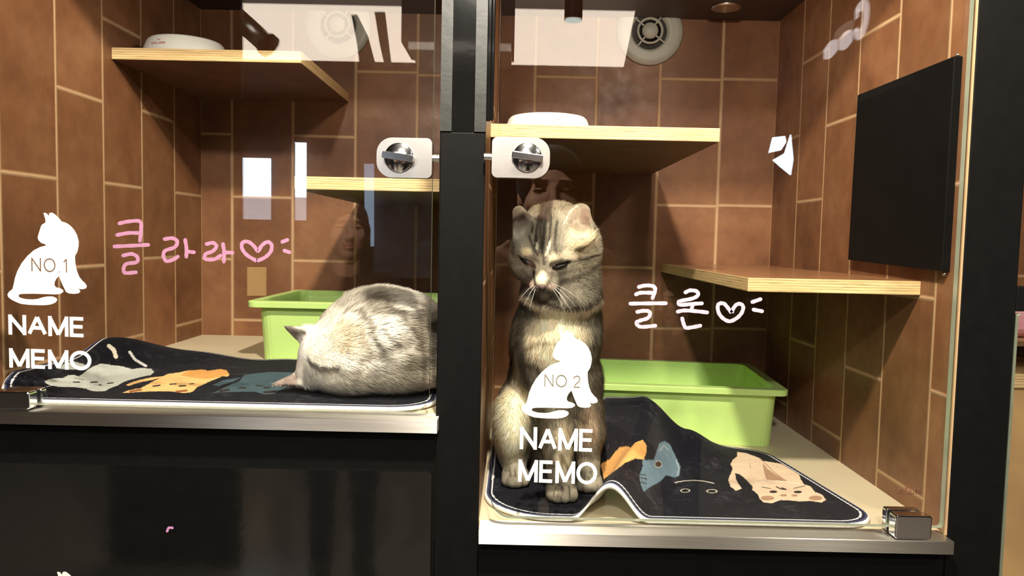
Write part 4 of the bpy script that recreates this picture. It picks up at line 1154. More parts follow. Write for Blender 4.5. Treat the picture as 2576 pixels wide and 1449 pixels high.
MK2 = [
 # broad zones
 ('e', (1400, 850, 75, 75), (0.78, 0.70, 0.52), .85), ('e', (1290, 1060, 50, 90), (0.80, 0.72, 0.54), .9), ('e', (1415, 1120, 22, 70), (0.70, 0.62, 0.46), .8), ('e', (1480, 1060, 24, 60), (0.48, 0.38, 0.28), .7),
 ('e', (1355, 1040, 30, 45), (0.13, 0.11, 0.07), .6), ('e', (1360, 1140, 24, 40), (0.20, 0.17, 0.12), .7), ('e', (1465, 1130, 18, 40), (0.16, 0.12, 0.09), .6),  # dark gaps between the legs: shade painted into the coat
 ('s', (z5b([(210, 560), (185, 650), (160, 760), (135, 880)]), 34, 10), (0.10, 0.085, 0.06), .75), ('s', (z5b([(575, 560), (585, 680), (560, 800), (545, 900)]), 26, 10), (0.12, 0.10, 0.075), .8),
 ('s', (z5b([(235, 600), (215, 700), (225, 800), (240, 880)]), 12, 6), DKF, .6),
 ('s', (z5b([(170, 660), (150, 740), (160, 850)]), 6, 5), (0.5, 0.45, 0.34), .5),
 ('s', (z5b([(235, 715), (300, 692), (380, 700), (450, 690)]), 7, 5), (0.14, 0.12, 0.08), .7), ('s', (z5b([(235, 780), (290, 800), (330, 850)]), 9, 5), (0.10, 0.08, 0.06), .75), ('s', (z5b([(240, 850), (290, 890), (300, 960)]), 9, 6), (0.10, 0.08, 0.06), .6),
 ('s', (z5b([(480, 720), (540, 700), (570, 720)]), 7, 5), (0.12, 0.1, 0.07), .7), ('s', (z5b([(500, 820), (545, 800)]), 7, 5), (0.12, 0.1, 0.07), .7), ('s', (z5b([(480, 920), (540, 900)]), 7, 5), (0.12, 0.1, 0.07), .6),
 ('s', (z5b([(330, 1130), (370, 1150)]), 6, 5), DKF, .5), ('s', (z5b([(440, 1180), (500, 1170)]), 8, 5), DKF, .6), ('s', (z5b([(440, 1010), (500, 1030)]), 8, 5), DKF, .5),
 # necklace
 ('s', (z4h([(340, 1130), (480, 1210), (650, 1300), (850, 1330), (1050, 1300), (1200, 1200), (1250, 1080)]), 8, 6), (0.07, 0.06, 0.045), .85),
 ('s', (z4h([(360, 1120), (520, 1170), (700, 1200), (900, 1215)]), 14, 7), (0.13, 0.115, 0.09), .8),
 ('s', (z4h([(330, 1200), (450, 1290), (650, 1370), (900, 1400), (1120, 1350), (1230, 1250)]), 8, 6), (0.72, 0.64, 0.50), .7),
 # face
 ('e', (1374, 585, 34, 62), (0.10, 0.085, 0.06), .55),
 ('e', (1385, 515, 75, 26), (0.16, 0.13, 0.09), .6), ('e', (1300, 600, 22, 35), (0.30, 0.30, 0.25), .6), ('e', (1460, 608, 36, 36), (0.66, 0.58, 0.40), .55), ('e', (1470, 650, 34, 30), (0.55, 0.50, 0.37), .5),
 ('s', (z4h([(600, 60), (600, 200), (590, 320)]), 26, 6), (0.05, 0.04, 0.03), .85),  # dark phone reflection painted into the crown, together with its stripe
 ('s', (z4h([(520, 300), (500, 450), (480, 600), (505, 730)]), 5, 2.2), DKF, .95), ('s', (z4h([(600, 300), (572, 480), (560, 700), (575, 840)]), 6, 2.5), DKF, .95), ('s', (z4h([(665, 330), (645, 450), (625, 620), (612, 760)]), 4, 2.2), DKF, .9),
 ('s', (z4h([(440, 420), (425, 560), (470, 690)]), 4, 2.2), DKF, .8), ('s', (z4h([(725, 380), (705, 520), (700, 640), (715, 790)]), 3.4, 2.2), DKF, .85), ('s', (z4h([(545, 330), (535, 520), (540, 700)]), 3, 1.6), DKF, .7),
 ('s', (z4h([(505, 600), (500, 690)]), 3, 2), (0.62, 0.58, 0.44), .8), ('s', (z4h([(640, 600), (610, 740)]), 4, 2), (0.60, 0.58, 0.46), .8),
 ('e', (1240 + 385 * .2208, 480 + 700 * .2208, 12, 10), (0.66, 0.58, 0.40), .8), ('e', (1240 + 690 * .2208, 480 + 780 * .2208, 14, 10), (0.62, 0.57, 0.42), .7), ('e', (1240 + 860 * .2208, 480 + 740 * .2208, 24, 14), (0.68, 0.60, 0.46), .6),
 ('s', (z4h([(900, 805), (1050, 795), (1195, 740)]), 3, 2.5), DKF, .85), ('s', (z4h([(740, 1050), (900, 1020), (1080, 930), (1195, 820)]), 6, 5), (0.10, 0.085, 0.065), .65), ('s', (z4h([(240, 640), (230, 740)]), 5, 3), DKF, .5),
 ('s', (z4h([(760, 940), (880, 930), (1000, 900)]), 4, 4), (0.16, 0.14, 0.10), .5), ('s', (z4h([(330, 900), (400, 980), (450, 1020)]), 5, 4), (0.13, 0.11, 0.085), .6),
 # eyes' dark rims, tear lines, nose
 ('s', (z4h([(320, 770), (380, 800), (460, 830), (465, 870)]), 6.5, 1.8), (0.008, 0.007, 0.006), 1), ('s', (z4h([(690, 880), (740, 850), (800, 840), (860, 828)]), 8, 1.8), (0.008, 0.007, 0.006), 1),
 ('s', (z4h([(462, 860), (470, 960), (490, 1050)]), 2.6, 1.6), DKF, .9), ('s', (z4h([(690, 900), (668, 960), (655, 1010)]), 2, 1.8), (0.10, 0.07, 0.05), .7),
 ('e', (1240 + 556 * .2208, 480 + 990 * .2208, 13, 16), (0.74, 0.66, 0.50), .95), ('s', (z4h([(485, 1050), (520, 1090), (560, 1115), (600, 1085), (640, 1045)]), 2.6, 1.4), (0.06, 0.035, 0.03), .95),
 ('e', (1240 + 430 * .2208, 480 + 1050 * .2208, 10, 8), (0.55, 0.40, 0.36), .5), ('e', (1240 + 660 * .2208, 480 + 1090 * .2208, 12, 7), (0.58, 0.44, 0.38), .5), ('s', (z4h([(500, 1110), (560, 1130), (620, 1115)]), 2, 2), (0.08, 0.05, 0.04), .7),
 # ears
 ('e', (1458, 556, 26, 32), (0.25, 0.205, 0.155), .9), ('e', (1474, 548, 14, 24), (0.17, 0.115, 0.085), .8), ('s', (z4h([(790, 400), (860, 280), (960, 180)]), 1.2, 1.8), (0.60, 0.55, 0.45), .7), ('s', (z4h([(880, 390), (960, 360), (1040, 420)]), 3, 3), (0.36, 0.32, 0.26), .5),
 ('e', (1303, 548, 22, 30), (0.10, 0.075, 0.06), .7),
 # toe seams
 ('s', ([(1396, 1222), (1396, 1252)], 1.2, 1.2), DKF, .8), ('s', ([(1411, 1222), (1412, 1256)], 1.2, 1.2), DKF, .8), ('s', ([(1430, 1222), (1431, 1254)], 1.2, 1.2), DKF, .8),
 ('s', ([(1283, 1172), (1283, 1204)], 1.2, 1.2), DKF, .8), ('s', ([(1296, 1172), (1296, 1208)], 1.2, 1.2), DKF, .8), ('s', ([(1311, 1172), (1311, 1206)], 1.2, 1.2), DKF, .8),
 ('s', ([(1470, 1186), (1470, 1212)], 1.2, 1.2), DKF, .8), ('s', ([(1484, 1186), (1484, 1214)], 1.2, 1.2), DKF, .8), ('s', ([(1498, 1186), (1498, 1212)], 1.2, 1.2), DKF, .8),
]
def col2(P, N):
    xy = prj(P); px, py = xy[:, 0], xy[:, 1]
    n1 = vnoise(P, 60, 1); n2 = vnoise(P, 170, 2); n3 = vnoise(P * np.array([1, 1, .35]), 420, 7)
    base = np.array([0.25, 0.232, 0.185]) * (.65 + .7 * n1)[:, None]
    col = paint(px, py, base, MK2, ((n1 - .5) * 9, (n2 - .5) * 9))
    col = .16 * np.clip(col / .16, 0, 9) ** 1.28      # strengthen the coat's own contrast
    return np.clip(col * (.76 + .48 * n3)[:, None], 0, 1)
hc2 = A(1366, 690, .90)
def flow2(P, N):
    down = np.tile(np.array([0, -.15, -1.0]), (len(P), 1)); down[:, 0] += (P[:, 0] - .05) * 4
    out = P - hc2; out /= np.linalg.norm(out, axis=1)[:, None]
    w = np.clip((P[:, 2] + .085) / .03, 0, 1)[:, None]
    return down * (1 - w) + out * w
def len2(P):
    L = np.full(len(P), .0105)
    dn = np.linalg.norm(P - hc2, axis=1)
    L = np.where(P[:, 2] > -.085, np.clip(.0028 + dn * .075, .0028, .0085), L)
    for c_ in (A(1458, 550, .908), A(1312, 555, .910)): L = np.where(np.linalg.norm((P - c_) * (1, .6, .8), axis=1) < .022, .0022, L)
    L = np.where(P[:, 2] < FZ + .045, .0045, L); L = np.where(P[:, 2] < FZ + .022, .0028, L)
    return L
cat_b = empty('cat', (0.055, 1.0, FZ), 'grey tabby cat sitting upright and looking down behind the right glass door', 'cat', 'cats in the enclosures')
furry('body', cat2, (-.045, .865, FZ - .004), (.14, 1.185, .085), .0021, col2, flow2, len2, 150000, cat_b, M['fur'], .00065, 3, .36, dens=lambda c: np.where(c[:, 1] < 1.03, 1.0, .35))
def part_on(parent, name, bm, mat, **k):
    o = from_bm(name, bm, mat, parent, **k); return o
M['eye_dark'] = plain('dark_eye', (0.006, 0.005, 0.004), 0.45, spec=0.2)
M['nose'] = plain('nose_leather', (0.10, 0.060, 0.052), 0.5, bmp=.3, scale=400)
M['whisker'] = plain('whisker_white', (0.85, 0.82, 0.74), 0.4)
def eye_slit(x0, y0, x1, y1, th):
    a = hit(cat2, x0, y0); b = hit(cat2, x1, y1); c = (a + b) / 2
    bm = bmesh.new(); bmesh.ops.create_uvsphere(bm, u_segments=20, v_segments=10, radius=1.0)
    d = Vector(b - a); L = d.length; ang = math.atan2(d.z, d.x); yaw = math.atan2(d.y, d.x)
    bmesh.ops.scale(bm, vec=(L / 2, .0030, th), verts=bm.verts)
    bmesh.ops.rotate(bm, cent=(0, 0, 0), matrix=Matrix.Rotation(-ang, 3, 'Y'), verts=bm.verts)
    bmesh.ops.rotate(bm, cent=(0, 0, 0), matrix=Matrix.Rotation(yaw, 3, 'Z'), verts=bm.verts)
    cc = hit(cat2, (x0 + x1) / 2, (y0 + y1) / 2)
    bmesh.ops.translate(bm, vec=(c[0], min(cc[1], c[1]) - .0018, c[2]), verts=bm.verts)
    return part_on(cat_b, 'eye', bm, M['eye_dark'], smooth=True)
eye_slit(1313, 653, 1343, 667, .0021); eye_slit(1392, 675, 1428, 665, .0024)
nz = hit(cat2, 1364, 722)
bm = bmesh.new(); bmesh.ops.create_uvsphere(bm, u_segments=16, v_segments=10, radius=1.0)
for v in bm.verts:
    t = v.co.z; v.co.x *= (.0052 if t > 0 else .0052 * (1 + t * .75)); v.co.y *= .0028; v.co.z *= .0034
bmesh.ops.translate(bm, vec=(nz[0], nz[1] - .0008, nz[2]), verts=bm.verts)
part_on(cat_b, 'nose', bm, M['nose'], smooth=True)
def hair_tube(p, q, sag, r=.00016, n=8):
    bm = bmesh.new(); prev = None
    for i in range(n + 1):
        t = i / n; c = np.array(p) * (1 - t) + np.array(q) * t; c = c + np.array([0, 0, -sag * 4 * t * (1 - t)])
        rr = r * (1 - .8 * t)
        ring = [bm.verts.new((c[0] + rr * cos(a), c[1] + rr * sin(a) * .5, c[2] + rr * sin(a))) for a in (0, 2.1, 4.2)]
        if prev:
            for k in range(3): bm.faces.new((prev[k], prev[(k + 1) % 3], ring[(k + 1) % 3], ring[k]))
        prev = ring
    return bm
for x0, y0, x1, y1 in ((1392, 722, 1436, 778), (1396, 720, 1446, 770), (1390, 726, 1424, 790), (1398, 717, 1455, 752), (1394, 724, 1440, 790), (1346, 720, 1318, 770), (1343, 717, 1306, 756), (1348, 724, 1332, 782)):
    p = hit(cat2, x0, y0); q = at(x1, y1, p[1] - .012)
    part_on(cat_b, 'whisker', hair_tube(p, q, -.002), M['whisker'])

# ---------------------------------------------------------------- the curled sleeping cat
FZ1 = ZL + .0013 + .0058
def cat1_parts():
    L = []
    e = lambda c, r, k=.03: L.append(('e', np.array(c), r, k))
    e((-.176, 1.005, FZ1 + .062), (.082, .115, .0620)); e((-.150, 1.03, FZ1 + .056), (.060, .10, .056), .012)
    e((-.165, .945, FZ1 + .046), (.076, .066, .046), .03)
    e(fit(A(1010, 955, .93), FZ1 + .030), (.052, .050, .030), .02)
    e(fit(A(836, 905, .925), FZ1 + .0435), (.0415, .040, .0425), .018)
    e(fit(A(880, 930, .905), FZ1 + .036), (.040, .034, .035), .02)
    e(fit(A(792, 955, .925), FZ1 + .022), (.022, .026, .020), .012)
    return L
C1 = cat1_parts()
def cat1(P):
    d = None
    for p in C1:
        v = ell(P, p[1], p[2]); d = v if d is None else smin(d, v, p[-1])
    # furrow where the head meets the flank
    d = smin(d, ear(P, A(774, 850, .922), A(718, 823, .922), (-.25, -.75, -.75), .0215, .0030), .006)
    d = smin(d, ear(P, A(762, 950, .915), A(694, 964, .912), (-.1, -.5, .9), .0150, .0035), .006)
    d = np.maximum(d, P[:, 0] + .0885)
    return d
z6 = lambda pts: Z(pts, .3036, 600, 660)
GB, GD = (0.17, 0.145, 0.10), (0.045, 0.038, 0.028)
MK1 = [
 ('e', (1045, 940, 70, 60), (0.24, 0.21, 0.15), .85), ('e', (960, 965, 120, 34), (0.36, 0.33, 0.26), .8), ('s', ([(900, 900), (960, 880), (1010, 850)], 16, 12), GB, .6), ('s', ([(930, 930), (1000, 915), (1070, 905)], 12, 10), GD, .45), ('s', ([(840, 770), (880, 740), (930, 720)], 10, 12), GB, .45), ('s', ([(900, 800), (925, 850), (935, 900)], 8, 8), GD, .6), ('s', ([(1000, 790), (1030, 840), (1045, 880)], 9, 8), GD, .7), ('e', (860, 850, 45, 40), (0.70, 0.56, 0.36), .6), ('e', (1060, 830, 40, 60), (0.20, 0.17, 0.12), .8),
 ('s', (z6([(870, 430), (980, 350), (1130, 275), (1210, 370), (1330, 450)]), 10, 9), GB, .6), ('e', z6([(1110, 370)])[0] + (38, 30), GB, .7), ('s', (z6([(1200, 390), (1300, 440), (1450, 430)]), 8, 7), GD, .6),  # soft shadow of the door lock painted grey-brown across the back
 ('e', z6([(1560, 525)])[0] + (20, 14), GD, .9), ('s', (z6([(1480, 500), (1600, 560), (1660, 620)]), 9, 7), GD, .6), ('s', (z6([(1200, 570), (1245, 690)]), 7, 5), GD, .75), ('s', (z6([(1080, 640), (1130, 730)]), 6, 5), GD, .6), ('s', (z6([(1130, 790), (1190, 830)]), 8, 6), GD, .55),
 ('e', z6([(1345, 860)])[0] + (12, 9), GB, .8), ('e', z6([(1500, 820)])[0] + (16, 9), GD, .5), ('s', (z6([(1400, 700), (1560, 720), (1650, 680)]), 10, 9), GB, .6), ('s', (z6([(890, 440), (1000, 450), (1100, 640)]), 3, 4), GB, .6),
 ('s', (z6([(540, 820), (640, 880), (800, 865)]), 8, 6), GD, .85), ('s', (z6([(700, 900), (860, 900), (1000, 880)]), 8, 8), GB, .55), ('s', (z6([(820, 520), (850, 640), (840, 740)]), 8, 8), (0.55, 0.42, 0.27), .6), ('s', (z6([(960, 620), (1000, 740)]), 6, 6), GB, .5), ('s', (z6([(1500, 1000), (1560, 900), (1650, 860)]), 16, 6), (0.86, 0.78, 0.62), .8),
 ('s', (z6([(500, 800), (520, 700), (560, 620)]), 10, 10), (0.92, 0.92, 0.90), .8), ('s', (z6([(500, 870), (560, 960), (660, 1040)]), 14, 5), (0.90, 0.86, 0.78), .9),
 ('e', (735, 838, 24, 20), (0.22, 0.17, 0.15), .9), ('s', (z6([(360, 520), (400, 570), (470, 650)]), 3, 2), (0.05, 0.04, 0.035), .9), ('s', (z6([(360, 515), (450, 525), (560, 550)]), 2, 2), (0.06, 0.05, 0.04), .7),
 ('e', (716, 957, 30, 16), (0.26, 0.19, 0.16), .85), ('s', (z6([(480, 1020), (560, 1060), (680, 1080)]), 4, 3), (0.05, 0.04, 0.04), .8),
]
def col1(P, N):
    xy = prj(P); px, py = xy[:, 0], xy[:, 1]
    n1 = vnoise(P, 45, 11); n2 = vnoise(P, 130, 12); n3 = vnoise(P, 330, 13)
    base = np.array([0.92, 0.88, 0.77]) * (.82 + .34 * n1)[:, None]
    col = paint(px, py, base, MK1, ((n1 - .5) * 34, (n2 - .5) * 20))
    return np.clip(col * (.78 + .44 * n3)[:, None], 0, 1)
hc1 = A(760, 900, .90)
def flow1(P, N):
    out = P - hc1; out /= np.linalg.norm(out, axis=1)[:, None]; out[:, 2] -= .25
    return out
def len1(P):
    xy = prj(P); L = np.full(len(P), .0125)
    L = np.where(xy[:, 0] < 860, .0070, L); L = np.where(xy[:, 0] < 762, .0022, L)
    return np.where(P[:, 2] < FZ1 + .012, .005, L)
cat_a = empty('cat', (-.17, 1.0, FZ1), 'pale cream and grey cat curled up asleep on the mat in the left enclosure', 'cat', 'cats in the enclosures')
furry('body', cat1, (-.335, .862, FZ1 - .004), (-.085, 1.15, FZ1 + .165), .0023, col1, flow1, len1, 150000, cat_a, M['fur'], .00085, 5, .42)
for e in (cat_a, cat_b):
    for ch in e.children: ch.location = -Vector(e.location)

# ================================================================ people in the room, seen only mirrored in the doors
M['person'] = attr_mat('skin_and_cloth', 0.7, 0.10, 0.05)
SKIN, LIP, HAIR = (0.52, 0.30, 0.20), (0.36, 0.12, 0.10), (0.012, 0.009, 0.008)
def capc(P, a, b, ra, rb): return cone(P, a, b, ra, rb)
def head_sdf(P):
    """local: origin at head centre, face towards +y"""
    d = ell(P, (0, -.012, .018), (.074, .092, .092))
    d = smin(d, ell(P, (0, .018, -.045), (.056, .062, .066)), .03)
    d = smin(d, ell(P, (0, .052, -.092), (.022, .020, .018)), .02)
    for s in (-1, 1):
        d = smin(d, ell(P, (s * .036, .052, -.022), (.024, .022, .022)), .015)        # cheekbones
        d = smax(d, -ell(P, (s * .031, .090, .012), (.019, .020, .011)), .012)        # sockets
        d = smin(d, ell(P, (s * .031, .064, .010), (.0125, .012, .0115)), .004)       # lids
        d = smin(d, ell(P, (s * .030, .072, .030), (.020, .010, .006)), .008)         # brow
        d = smin(d, ell(P, (s * .074, -.008, -.005), (.009, .018, .030)), .006)       # ears
        d = smin(d, ell(P, (s * .011, .092, -.032), (.008, .010, .007)), .006)        # nostrils
    d = smin(d, cone(P, (0, .080, .014), (0, .104, -.026), .0075, .0105), .008)
    d = smin(d, ell(P, (0, .082, -.056), (.024, .011, .0055)), .006)
    d = smin(d, ell(P, (0, .080, -.067), (.020, .011, .0065)), .006)
    d = smax(d, -ell(P, (0, .096, -.0612), (.024, .012, .0016)), .002)
    d = smin(d, cone(P, (0, -.015, -.06), (0, -.03, -.17), .056, .055), .02)
    return d
def head_col(P):
    c = np.tile(np.array(SKIN), (len(P), 1))
    c[(np.abs(P[:, 2] + .061) < .011) & (np.abs(P[:, 0]) < .024) & (P[:, 1] > .07)] = LIP
    for s in (-1, 1):
        m = (np.abs(P[:, 0] - s * .031) < .015) & (np.abs(P[:, 2] - .008) < .0028) & (P[:, 1] > .05); c[m] = (.01, .008, .007)
        m = (np.abs(P[:, 0] - s * .031) < .020) & (np.abs(P[:, 2] - .031) < .0042) & (P[:, 1] > .05); c[m] = (.05, .03, .02)
    return c
def hair_sdf(P, long_):
    d = ell(P, (0, -.020, .030), (.086, .100, .096))
    if long_: 
        for s in (-1, 1): d = smin(d, cone(P, (s * .070, -.020, 0), (s * .078, -.015, -.20), .024, .020), .02)
        d = smin(d, cone(P, (0, -.075, 0), (0, -.090, -.20), .060, .050), .03)
    d = smax(d, -ell(P, (0, .085, -.040), (.066, .085, .098)), .008)
    return d
def hand_parts(w, fdir, side, palm_n):
    """wrist point, direction of fingers, direction towards the thumb side, palm normal: five bent fingers closing on what is held"""
    w, f, s, n = (np.array(v, float) for v in (w, fdir, side, palm_n))
    P = [('c', w, w + f * .020, .026, .030, .01)]
    for k, off in enumerate((-.026, -.009, .009, .026)):
        P.append(('c', w + f * .015 + s * off * .6, w + f * .080 + s * off, .017, .013, .010))
        L = (.030, .040, .043, .038)[k]
        a = w + f * .082 + s * off; b = a + f * L * .8 + n * L * .35; c = b + f * L * .15 + n * L * .75; e = c - f * L * .2 + n * L * .45
        P += [('c', a, b, .0092, .0085, .004), ('c', b, c, .0085, .0080, .004), ('c', c, e, .0080, .0070, .004)]
    a = w + f * .025 + s * .030; b = a + s * .030 + f * .025; c = b + f * .025 + n * .012
    P += [('c', a, b, .013, .0105, .010), ('c', b, c, .0105, .0085, .004)]
    return P
def sdf_list(L):
    def f(P):
        d = None
        for p in L:
            v = ell(P, p[1], p[2]) if p[0] == 'e' else cone(P, p[1], p[2], p[3], p[4])
            d = v if d is None else smin(d, v, p[-1])
        return d
    return f
def join_meshes(parts):
    co, Q, col, nr, o = [], [], [], [], 0
    for c, q, k, n in parts:
        co.append(c); Q.append(q + o); col.append(k); nr.append(n); o += len(c)
    return np.concatenate(co), np.concatenate(Q), np.concatenate(col), np.concatenate(nr)
def person(x, y, zh, yaw, cloth, trousers, label, arms, long_=True, floor=-H):
    """arms: list of (shoulder, elbow, wrist, fingers, thumb side, palm normal) in local metres, origin below the head centre, face +y"""
    e = empty('person', (x, y, floor), label, 'person', 'people mirrored in the glass'); e.rotation_euler.z = yaw
    hz = zh - floor                                  # head centre above the floor
    k = hz / 1.52
    sh = hz - .235 * k; hip = hz * .56
    body = [('e', (0, -.03, sh - .10 * k), (.165 * k, .095, .14 * k), .05), ('e', (0, -.03, sh - .30 * k), (.135 * k, .090, .18 * k), .05), ('e', (0, -.035, hip + .02), (.150 * k, .105, .13 * k), .05),
            ('c', (-.16 * k, -.03, sh), (.16 * k, -.03, sh), .055, .055, .04)]
    for s in (-1, 1):
        body += [('c', (s * .085 * k, -.03, hip - .02), (s * .09 * k, -.02, hip * .53), .080 * k, .056, .02), ('c', (s * .09 * k, -.02, hip * .53), (s * .092 * k, -.045, .09), .055, .040, .02), ('c', (s * .092 * k, -.06, .045), (s * .10 * k, .10, .030), .042, .030, .02)]
    for S0, E0, W0, *_ in arms:
        body += [('c', S0, E0, .050, .040, .03), ('c', E0, W0, .040, .031, .015)]
    f = sdf_list([(p[0],) + tuple(np.array(v) if isinstance(v, tuple) else v for v in p[1:]) for p in body])
    lo, hi = (-.42, -.25, -.005), (.42, .36, sh + .10)
    co, Q = surface_nets(f, lo, hi, .011); nn = grad(f, co, .004)
    col = np.where((co[:, 2:3] < hip + .03), np.array(trousers), np.array(cloth)) * 1.0
    col[co[:, 2] < .09] = (.05, .045, .04)
    parts = [(co, Q, col, nn)]
    hc = np.array([0, 0, hz])
    fh = lambda P: head_sdf((P - hc) / 1.0)
    co, Q = surface_nets(fh, hc + (-.10, -.13, -.20), hc + (.10, .13, .13), .0040)
    parts.append((co, Q, head_col(co - hc), grad(fh, co, .002)))
    for S0, E0, W0, fd, sd, pn in arms:
        fl = sdf_list(hand_parts(W0, fd, sd, pn)); W0 = np.array(W0)
        co, Q = surface_nets(fl, W0 - .17, W0 + .17, .0036)
        parts.append((co, Q, np.tile(np.array(SKIN), (len(co), 1)), grad(fl, co, .0015)))
    co, Q, col, nn = join_meshes(parts)
    me = np_mesh('body', co, Q, col, None, nn); link('body', me, M['person'], e)
    fr_ = lambda P: hair_sdf(P - hc, long_)
    co, Q = surface_nets(fr_, hc + (-.13, -.17, -.26), hc + (.13, .12, .15), .006)
    hm = np_mesh('hair', co, Q, np.tile(np.array(HAIR), (len(co), 1)), None, grad(fr_, co, .003))
    link('hair', hm, M['person'], e)
    return e
HZ0 = H + .115
# the photographer, both hands on the phone held up at the lens
person(.085, -.16, .105, 0.0, (.012, .012, .014), (.02, .02, .03), 'person in dark clothes holding up a phone, mirrored above the sitting tabby',
       [((-.16, -.03, HZ0 - .235), (-.22, .02, HZ0 - .47), (-.150, .105, HZ0 - .215), (.55, .35, .76), (.60, .1, -.35), (.85, -.25, 0)),
        ((.16, -.03, HZ0 - .235), (.22, .02, HZ0 - .47), (.150, .105, HZ0 - .215), (-.55, .35, .76), (-.60, .1, -.35), (-.85, -.25, 0))], False)
def phone():
    e = empty('phone', (.075, -.010, -.03), 'dark phone held sideways by the photographer mirrored over the tabby head', 'phone')
    bm = bmesh.new(); extrude_y(bm, rrect(-.012, .138, -.030, .044, .008, 6), -.014, -.006)
    a = from_bm('casing', bm, plain('phone_casing', (.04, .04, .045), .3))
    bm = bmesh.new(); extrude_y(bm, rrect(.020, .132, .0442, .0452, .0004, 2), -.013, -.007); b = from_bm('edge_trim', bm, M['chrome'])
    bm = bmesh.new(); extrude_y(bm, rrect(-.008, .134, -.026, .040, .005, 5), -.0146, -.0142); c = from_bm('screen', bm, plain('phone_screen', (.02, .02, .02), .1))
    adopt(e, a, b, c)
phone()
down = lambda s, hz: ((s * .16, -.03, hz - .235), (s * .23, -.02, hz - .50), (s * .22, .08, hz - .74), (0.05 * s, .25, -.96), (-s * .3, .95, .2), (-s * 1.0, 0, 0))
hzA = H - .005; c = at(872, 578, 2.9)
person(c[0], vz(2.9), c[2], -.35, (.018, .012, .012), (.03, .03, .04), 'smiling person in a dark top mirrored above the sleeping cat', [down(-1, H + c[2]), down(1, H + c[2])])
c = at(1712, 762, 3.4); hb = H + c[2]
person(c[0], vz(3.4), c[2], 1.15, (.020, .020, .022), (.03, .03, .035), 'person in black seen from the side, mirrored behind the pale pink writing', [down(-1, hb), ((.16, -.03, hb - .235), (.24, .10, hb - .40), (.22, .28, hb - .26), (0, .6, .8), (-.9, .2, -.2), (0, .8, -.6))])

# ---------------------------------------------------------------- sign on the side wall, mirrored at the upper right
def side_sign():
    X = 1.30
    def q(px, py):
        r = ray(px, py); r = r * (X / r[0]); return (vz(r[1]), float(r[2]))      # (y, z) on the wall plane after mirroring
    e = empty('wall_sign', (X, vz(3.0), .75), 'dark sign board with a white C mirrored at the upper right corner', 'sign')
    bm = bmesh.new(); add_box(bm, X + .002, X + .03, vz(3.5), vz(2.55), .55, 1.06); a = from_bm('board', bm, plain('sign_board', (.02, .012, .010), .7))
    mt = emis('lit_lettering', (.92, .88, .90), 2.2); m2 = emis('dim_lettering', (.6, .5, .42), .5)
    def ribbon(name, px, w, mat):
        L = smooth_line([q(*p) for p in px], 5); bm = bmesh.new(); l, r = [], []
        for i, (yy, zz) in enumerate(L):
            A_ = L[max(0, i - 1)]; B_ = L[min(len(L) - 1, i + 1)]; dy, dz = B_[0] - A_[0], B_[1] - A_[1]; d = hypot(dy, dz); ww = w * (.45 + .35 * sin(pi * i / (len(L) - 1)))
            l.append(bm.verts.new((X, yy - dz / d * ww, zz + dy / d * ww))); r.append(bm.verts.new((X, yy + dz / d * ww, zz - dy / d * ww)))
        for i in range(len(L) - 1): bm.faces.new((l[i], l[i + 1], r[i + 1], r[i]))
        o = from_bm(name, bm, mat); sm = o.modifiers.new('s', 'SOLIDIFY'); sm.thickness = .002; return o
    z9 = lambda pts: [(2060 + x * .1104, y * .1104) for x, y in pts]
    g = ribbon('letter', z9([(860, 420), (870, 230), (960, 130), (1020, 110), (1070, 230), (1060, 440), (1010, 650), (950, 760), (890, 790), (835, 740), (840, 640)]), .030, mt)
    b1 = ribbon('lettering_bar', z9([(110, 1240), (260, 1130), (420, 1030)]), .045, mt); b2 = ribbon('lettering_bar', z9([(450, 1010), (600, 920), (760, 810)]), .045, mt)
    d1 = ribbon('lettering_bar', z9([(350, 840), (560, 700), (790, 540)]), .034, m2)
    adopt(e, a, g, b1, b2, d1)
side_sign()
def mirrored_patch(n, pts, Y, mat):  # flat patches added for mirrored shapes; none of these is a window
    e = empty('window_%d' % n, (at(*pts[0], Y)[0], vz(Y), at(*pts[0], Y)[2]), '', ''); del e['label'], e['category']; e['kind'] = 'structure'
    P_ = [at(*p, Y) for p in pts]; bm = bmesh.new()
    a = [bm.verts.new((p[0], vz(Y), p[2])) for p in P_]; b = [bm.verts.new((p[0], vz(Y) - .02, p[2])) for p in P_]
    bm.faces.new(a); bm.faces.new(list(reversed(b)))
    for i in range(len(P_)): bm.faces.new((a[i], b[i], b[(i + 1) % len(P_)], a[(i + 1) % len(P_)]))
    bmesh.ops.recalc_face_normals(bm, faces=bm.faces)
    o = from_bm('window_pane', bm, mat); adopt(e, o)
mirrored_patch(3, [(1990, 338), (1975, 385), (1945, 402), (1965, 420), (1990, 440), (1996, 400)], 5.8, M['daylight'])  # glowing patch added for the glare of a lit object
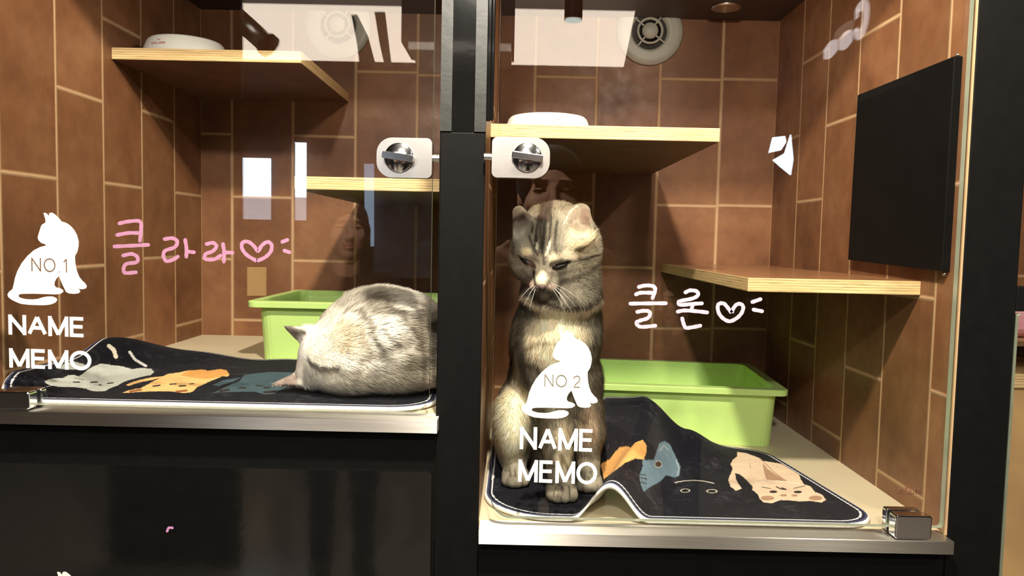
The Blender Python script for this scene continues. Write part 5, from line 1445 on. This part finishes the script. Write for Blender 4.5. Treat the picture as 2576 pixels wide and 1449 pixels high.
mirrored_patch(4, [(1945, 345), (1975, 342), (1978, 358), (1965, 378), (1935, 384)], 5.8, M['daylight'])  # second glowing patch of the same glare
mirrored_patch(5, [(916, 412), (940, 412), (940, 620), (918, 620)], 5.9, emis('blue_door_light', (.45, .62, .85), 1.6))  # pale blue door frame, given its own glow
mirrored_patch(6, [(622, 672), (668, 672), (668, 744), (622, 744)], 5.9, emis('amber_sign_light', (.9, .6, .2), 1.6))  # yellowish patch with its own emission
mirrored_patch(7, [(940, 480), (1096, 485), (1096, 700), (940, 700)], 6.0, plain('blue_brick', (.10, .12, .16), .6, scale=14, var=.5))  # stretch of bluish brick wall

def duct():
    p, q = np.array(at(575, 25, 3.1)), np.array(at(668, 108, 3.1)); p[1] = q[1] = vz(3.1); p = Vector(p); q = Vector(q)
    e = empty('ceiling_duct', tuple(p), 'silvery slanting pipe mirrored above the highest left shelf', 'pipe')
    def tube(name, a, b, r, mat):
        bm = bmesh.new(); add_cyl(bm, (0, 0, 0), 'z', r, (b - a).length, 24)
        bmesh.ops.transform(bm, matrix=Matrix.Translation(a) @ (b - a).to_track_quat('Z', 'Y').to_matrix().to_4x4(), verts=bm.verts)
        o = from_bm(name, bm, mat, smooth=True); adopt(e, o)
    tube('pipe', p, q, .040, M['satin']); tube('end_cap', q, q + (q - p).normalized() * .03, .048, M['black'])
duct()
def straps():
    for pts, lab in (([(884, 38), (898, 36), (925, 90), (945, 165), (905, 165), (898, 110)], 'wide dark strap hanging below the glowing panel, mirrored over the left vent'), ([(942, 30), (968, 30), (974, 80), (985, 168), (968, 168), (955, 110)], 'narrow dark strap hanging below the glowing panel, mirrored right of the left vent')):
        bm = bmesh.new(); P_ = [at(*p, 3.0) for p in pts]; extrude_y(bm, [(p[0], p[2]) for p in P_], vz(3.0) - .01, vz(3.0))
        c0 = (P_[0][0], vz(3.0), P_[0][2]); tag(from_bm('hanging_strap', bm, M['dark_room'], None, c0), lab, 'strap', 'dark hanging straps')
straps()
# ================================================================ raise everything from eye-relative to floor-relative heights
for o in C.objects:
    if o.parent is None and o.name not in _done:
        o.location.z += H
